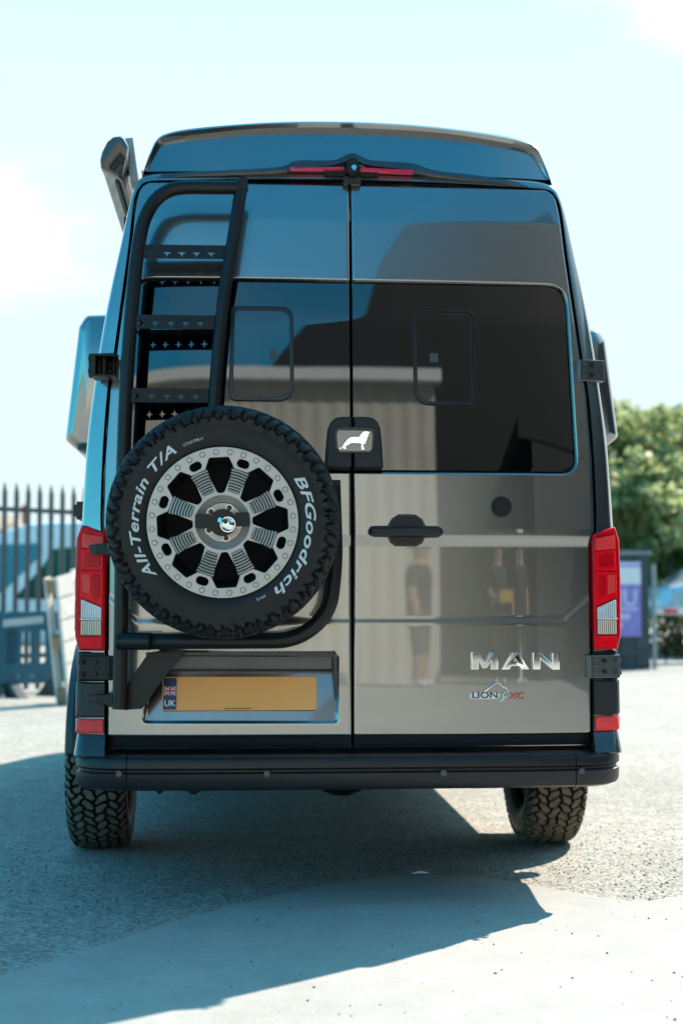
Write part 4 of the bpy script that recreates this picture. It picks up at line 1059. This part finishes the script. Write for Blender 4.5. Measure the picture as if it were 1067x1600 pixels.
def tree(x, y, h, w, seed, label, n=15000):
    t_ = thing('broadleaf_tree', label, 'tree', (x, y, 0), None, 'olive green trees beyond the yard'); rng = np.random.RandomState(seed)
    blobs = []
    for i in range(34):
        a = rng.uniform(0, 2*PI); rr = w*.42*math.sqrt(rng.rand()); zz = h*(.22+.70*rng.rand()); k = 1-.55*max(0, (zz/h-.55)/.45)
        blobs.append((rr*k*math.cos(a), rr*k*math.sin(a), zz, w*.17*rng.uniform(.7, 1.3), w*.17*rng.uniform(.7, 1.3), h*.11*rng.uniform(.7, 1.3)))
    v, f = leaves(blobs, n, .13, rng); obj('crown', v, f, M['leaf'], t_, smooth=False, recalc=False)
    tr = MB(); tr.tube([(0, 0, 0), (.05, .02, h*.25), (-.04, .05, h*.5), (.06, 0, h*.8)], [.17, .13, .09, .03], 10)
    for i in range(6):
        b = blobs[i*5]; tr.tube([(0, .03, h*(.18+.05*i)), (b[0]*.5, b[1]*.5, b[2]*.75), b[:3]], [.07, .05, .02], 7)
    tr.build('trunk', M['bark'], t_)
    return t_
q = at(1000, 900, 24); tree(q.x, 24, 5.3, 5.0, 11, 'olive green tree directly right of the van above the dark hoarding', 17000)
q = at(1105, 900, 26); tree(q.x, 26, 5.6, 5.4, 12, 'olive green tree at the right picture edge above the pale car', 17000)
q = at(860, 900, 27); tree(q.x, 27, 4.3, 5.0, 13, 'olive green tree partly hidden behind the right side of the van', 6000)
hdg = thing('hedge', 'dark green hedge under the white barrier beam at right', 'hedge', (at(1045, 1040, 18.2).x+1.3, 18.4, 0))
rng = np.random.RandomState(5)
v, f = leaves([(x, rng.uniform(-.15, .15), .42+rng.uniform(-.1, .1), .38, .38, .42) for x in np.linspace(-1.4, 3, 16)], 9000, .05, rng); obj('foliage', v, f, M['leaf2'], hdg, smooth=False, recalc=False)
for x in np.linspace(-1.3, 2.9, 12): MB().tube([(x, 0, 0), (x+.05, .03, .5)], .015, 6).build('stem', M['bark'], hdg)

# ------------------------------------------------------------------ behind the camera: what the rear doors mirror
M['pale_clad'] = mat('pale_corrugated_cladding', (.60, .56, .49), .6, var=.06, vscale=1.5); M['dark_clad'] = mat('dark_cladding', (.012, .015, .016), .6, var=.15, vscale=1)
shed = thing('corrugated_shed', 'long pale corrugated shed facing the rear of the van', 'shed', (-6, -13, 0))
pts = []
for i in range(0, 129):
    x = .6+7.6*i/128; ph = (i % 4); pts.append((x, .010 if ph in (1, 2) else 0))
V = [(x, y, 0) for x, y in pts]+[(x, y, 5.9) for x, y in pts]; n = len(pts)
obj('wall', V, [(i, i+1, n+i+1, n+i) for i in range(n-1)], M['pale_clad'], shed, smooth=False)
MB().box((4.4, -3.0, 2.9), (7.5, 5.9, 5.8)).build('core', M['pale_clad'], shed, smooth=False)
MB().box((4.4, .06, 5.97), (7.8, .25, .16)).build('fascia', M['white'], shed, smooth=False)
wh = thing('dark_warehouse', 'tall dark clad gabled warehouse standing behind the pale shed', 'warehouse', (5, -16, 0))
g = [(-7, 0), (11, 0), (11, 12.6), (3.5, 14.4), (-1.7, 12.9), (-3.2, 10.5), (-3.7, 8.6), (-7, 4.8)]
v, f = shape([g], 14, 0); obj('wall', [(x, -h, z) for x, z, h in v], f, M['dark_clad'], wh, smooth=False)
obj('roof', [(-1.8, .3, 13.05), (3.5, .3, 14.6), (11.3, .3, 12.7), (-1.8, -14.3, 13.05), (3.5, -14.3, 14.6), (11.3, -14.3, 12.7)], [(0, 1, 4, 3), (1, 2, 5, 4)], M['galv'], wh, smooth=False)
MB().box((-.75, 2.96, 1.6), (.22, .12, 3.2)).build('corner_post', M['white'], wh, smooth=False)
M['roller'] = mat('grey_roller_door', (.026, .030, .030), .6, var=.1)
dr = MB().box((3.6, 2.92, 2.6), (7.2, .1, 5.2)).build('roller_door', M['roller'], wh, smooth=False)
MB().box((9.6, 11, 3.4), (6.5, 15.5, 6.8)).build('added_dark_block', M['dark_clad'], wh, smooth=False)  # unseen block added so the right rear pillar mirrors something dark
MB().box((3.2, 1.45, 5.4), (7.6, 2.9, .3)).build('canopy', M['dark_clad'], wh, smooth=False)
M['skin'] = mat('skin', (.45, .27, .19), .55, var=.08); M['tee'] = mat('dark_tee_shirt', (.025, .027, .028), .85); M['short'] = mat('grey_shorts', (.10, .11, .11), .85); M['shoe'] = mat('pale_shoes', (.55, .55, .55), .6); M['trouser'] = mat('dark_trousers', (.035, .033, .032), .85)
def person(loc, rz, label, long_legs, cap, arms_fwd):
    root = thing('person', label, 'person', loc, (0, 0, rz), 'people standing behind the camera')
    J = {'pel': (0, 0, .93, .125), 'wst': (0, .01, 1.08, .125), 'chs': (0, .01, 1.28, .145), 'shl': (0, 0, 1.43, .105), 'nek': (0, .0, 1.50, .055), 'hd0': (0, -.015, 1.60, .075), 'hd1': (0, -.02, 1.68, .09), 'hd2': (0, -.01, 1.74, .06)}
    E = [('pel', 'wst'), ('wst', 'chs'), ('chs', 'shl'), ('shl', 'nek'), ('nek', 'hd0'), ('hd0', 'hd1'), ('hd1', 'hd2')]
    for s in (-1, 1):
        k = 'L' if s < 0 else 'R'
        J[k+'h'] = (s*.09, 0, .86, .095); J[k+'k'] = (s*.10, -.02, .48, .062); J[k+'a'] = (s*.11, .02, .10, .045); J[k+'f'] = (s*.13, -.14, .04, .038)
        J[k+'s'] = (s*.18, .01, 1.41, .065); 
        J[k+'e'] = (s*.25, .03, 1.14, .045); J[k+'w'] = (s*.20 if arms_fwd else s*.26, -.22 if arms_fwd else -.05, 1.08 if arms_fwd else .90, .033); J[k+'p'] = (s*.15 if arms_fwd else s*.26, -.30 if arms_fwd else -.07, 1.10 if arms_fwd else .81, .038)
        E += [('pel', k+'h'), (k+'h', k+'k'), (k+'k', k+'a'), (k+'a', k+'f'), ('shl', k+'s'), (k+'s', k+'e'), (k+'e', k+'w'), (k+'w', k+'p')]
    keys = list(J); me = bpy.data.meshes.new('body'); me.from_pydata([J[k][:3] for k in keys], [(keys.index(a), keys.index(b)) for a, b in E], [])
    o = bpy.data.objects.new('body', me); COL.objects.link(o)
    md = o.modifiers.new('skin', 'SKIN'); sv = me.skin_vertices[0].data
    for i, k in enumerate(keys): sv[i].radius = (J[k][3]*1.4,)*2; sv[i].use_root = (k == 'pel')
    o.modifiers.new('sub', 'SUBSURF').levels = 2
    dg = bpy.context.evaluated_depsgraph_get(); nm = bpy.data.meshes.new_from_object(o.evaluated_get(dg)); bpy.data.objects.remove(o)
    for m in (M['skin'], M['tee'], M['trouser'] if long_legs else M['short'], M['shoe']): nm.materials.append(m)
    for p in nm.polygons:
        c = p.center; k = 0
        if c.z < .12: k = 3
        elif c.z < (.12 if long_legs else .50): k = 0
        elif c.z < .97 and abs(c.x) < .22 and c.y > -.2: k = 2
        elif c.z < 1.475 and (abs(c.x) < .17 or c.z > 1.2): k = 1
        p.material_index = k; p.use_smooth = True
    b = link('body', nm, root)
    hm = MB(); hm.sphere((0, .005, 1.715), .098, 16, 10, (1, 1.05, .75)); 
    if cap: hm.box((0, -.13, 1.70), (.14, .10, .012), .004)
    hm.build('cap' if cap else 'hair', M['shoe'] if cap else M['block'], b)
    return root
person((1.75, -11.9, 0), math.radians(115), 'person in dark tee shirt, grey shorts and pale cap standing side on', False, True, False)
person((3.3, -12.2, 0), math.radians(165), 'person in dark clothes holding a yellow tool case', True, False, True)
person((4.0, -12.1, 0), math.radians(190), 'person in dark clothes standing right of the yellow case', True, False, False)
M['yellow'] = mat('yellow_case', (.60, .40, .05), .5)
bx_ = thing('tool_case', 'yellow tool case held by the person in dark clothes', 'case', (3.45, -11.86, 1.0), (0, 0, 0))
MB().box((0, 0, .1), (.42, .12, .15), .02).build('case_body', M['yellow'], bx_); MB().tube([(-.08, 0, .2), (-.08, 0, .25), (.08, 0, .25), (.08, 0, .2)], .012, 8).build('handle', M['ink'], bx_)

# ------------------------------------------------------------------ grit and litter
M['grit'] = mat('grit', (.20, .19, .175), .9, var=.5, vscale=30)
def pebbles(name, pts, smin, smax, m):
    V = []; F = []
    base = [(1, 0, 0), (-1, 0, 0), (0, 1, 0), (0, -1, 0), (0, 0, .8), (0, 0, -.4)]; fs = [(0, 2, 4), (2, 1, 4), (1, 3, 4), (3, 0, 4), (2, 0, 5), (1, 2, 5), (3, 1, 5), (0, 3, 5)]
    for x, y, z in pts:
        s = random.uniform(smin, smax)*random.choice((.6, .8, 1, 1)); a = random.uniform(0, PI); n = len(V); ca, sa = math.cos(a), math.sin(a)
        for bx, by, bz in base:
            j = random.uniform(.7, 1.3); X, Y = bx*s*j, by*s*.75*j; V.append((x+X*ca-Y*sa, y+X*sa+Y*ca, z+bz*s*.7+s*.25))
        F += [tuple(i+n for i in q) for q in fs]
    o = obj(name, V, F, m, smooth=False, recalc=False); return tag(o, kind='stuff')
def ptop(x, y):
    # is the point on the apron? compare with the joint
    yy = np.interp(x, [p[0] for p in top], [p[1] for p in top]); return .009 if y < yy else 0.0
pp = []
for i in range(5200):
    x = random.uniform(-2.6, 2.2); y = random.gauss(.55, .55)-.15*abs(x)*0
    if ptop(x, y) == 0: pp.append((x, y, 0))
pebbles('gravel', pp, .0025, .0075, M['grit'])
pp = []
for i in range(150):
    x = random.uniform(-1.6, 1.7); y = random.uniform(-1.6, .6); pp.append((x, y, ptop(x, y)))
pebbles('grit_specks', pp, .0025, .007, M.setdefault('speck', mat('dark_grit', (.12, .11, .10), .9, var=.4, vscale=30)))
pp = []
for i in range(26):
    q = G(random.uniform(430, 1067), random.uniform(1410, 1600)); pp.append((q.x, q.y, ptop(q.x, q.y)))
pebbles('loose_stones', pp, .003, .0075, M['speck'])
p = G(657, 1371); sc2 = MB(); sc2.tube([(p.x-.032, p.y-.004, .016), (p.x, p.y+.002, .020), (p.x+.034, p.y+.008, .015)], [.002, .005, .002], 6)
tag(sc2.build('paper_scrap', M['white'], None), 'thin white paper scrap lying at the asphalt edge behind the van', 'litter')
print('verts', sum(len(m.vertices) for m in bpy.data.meshes))
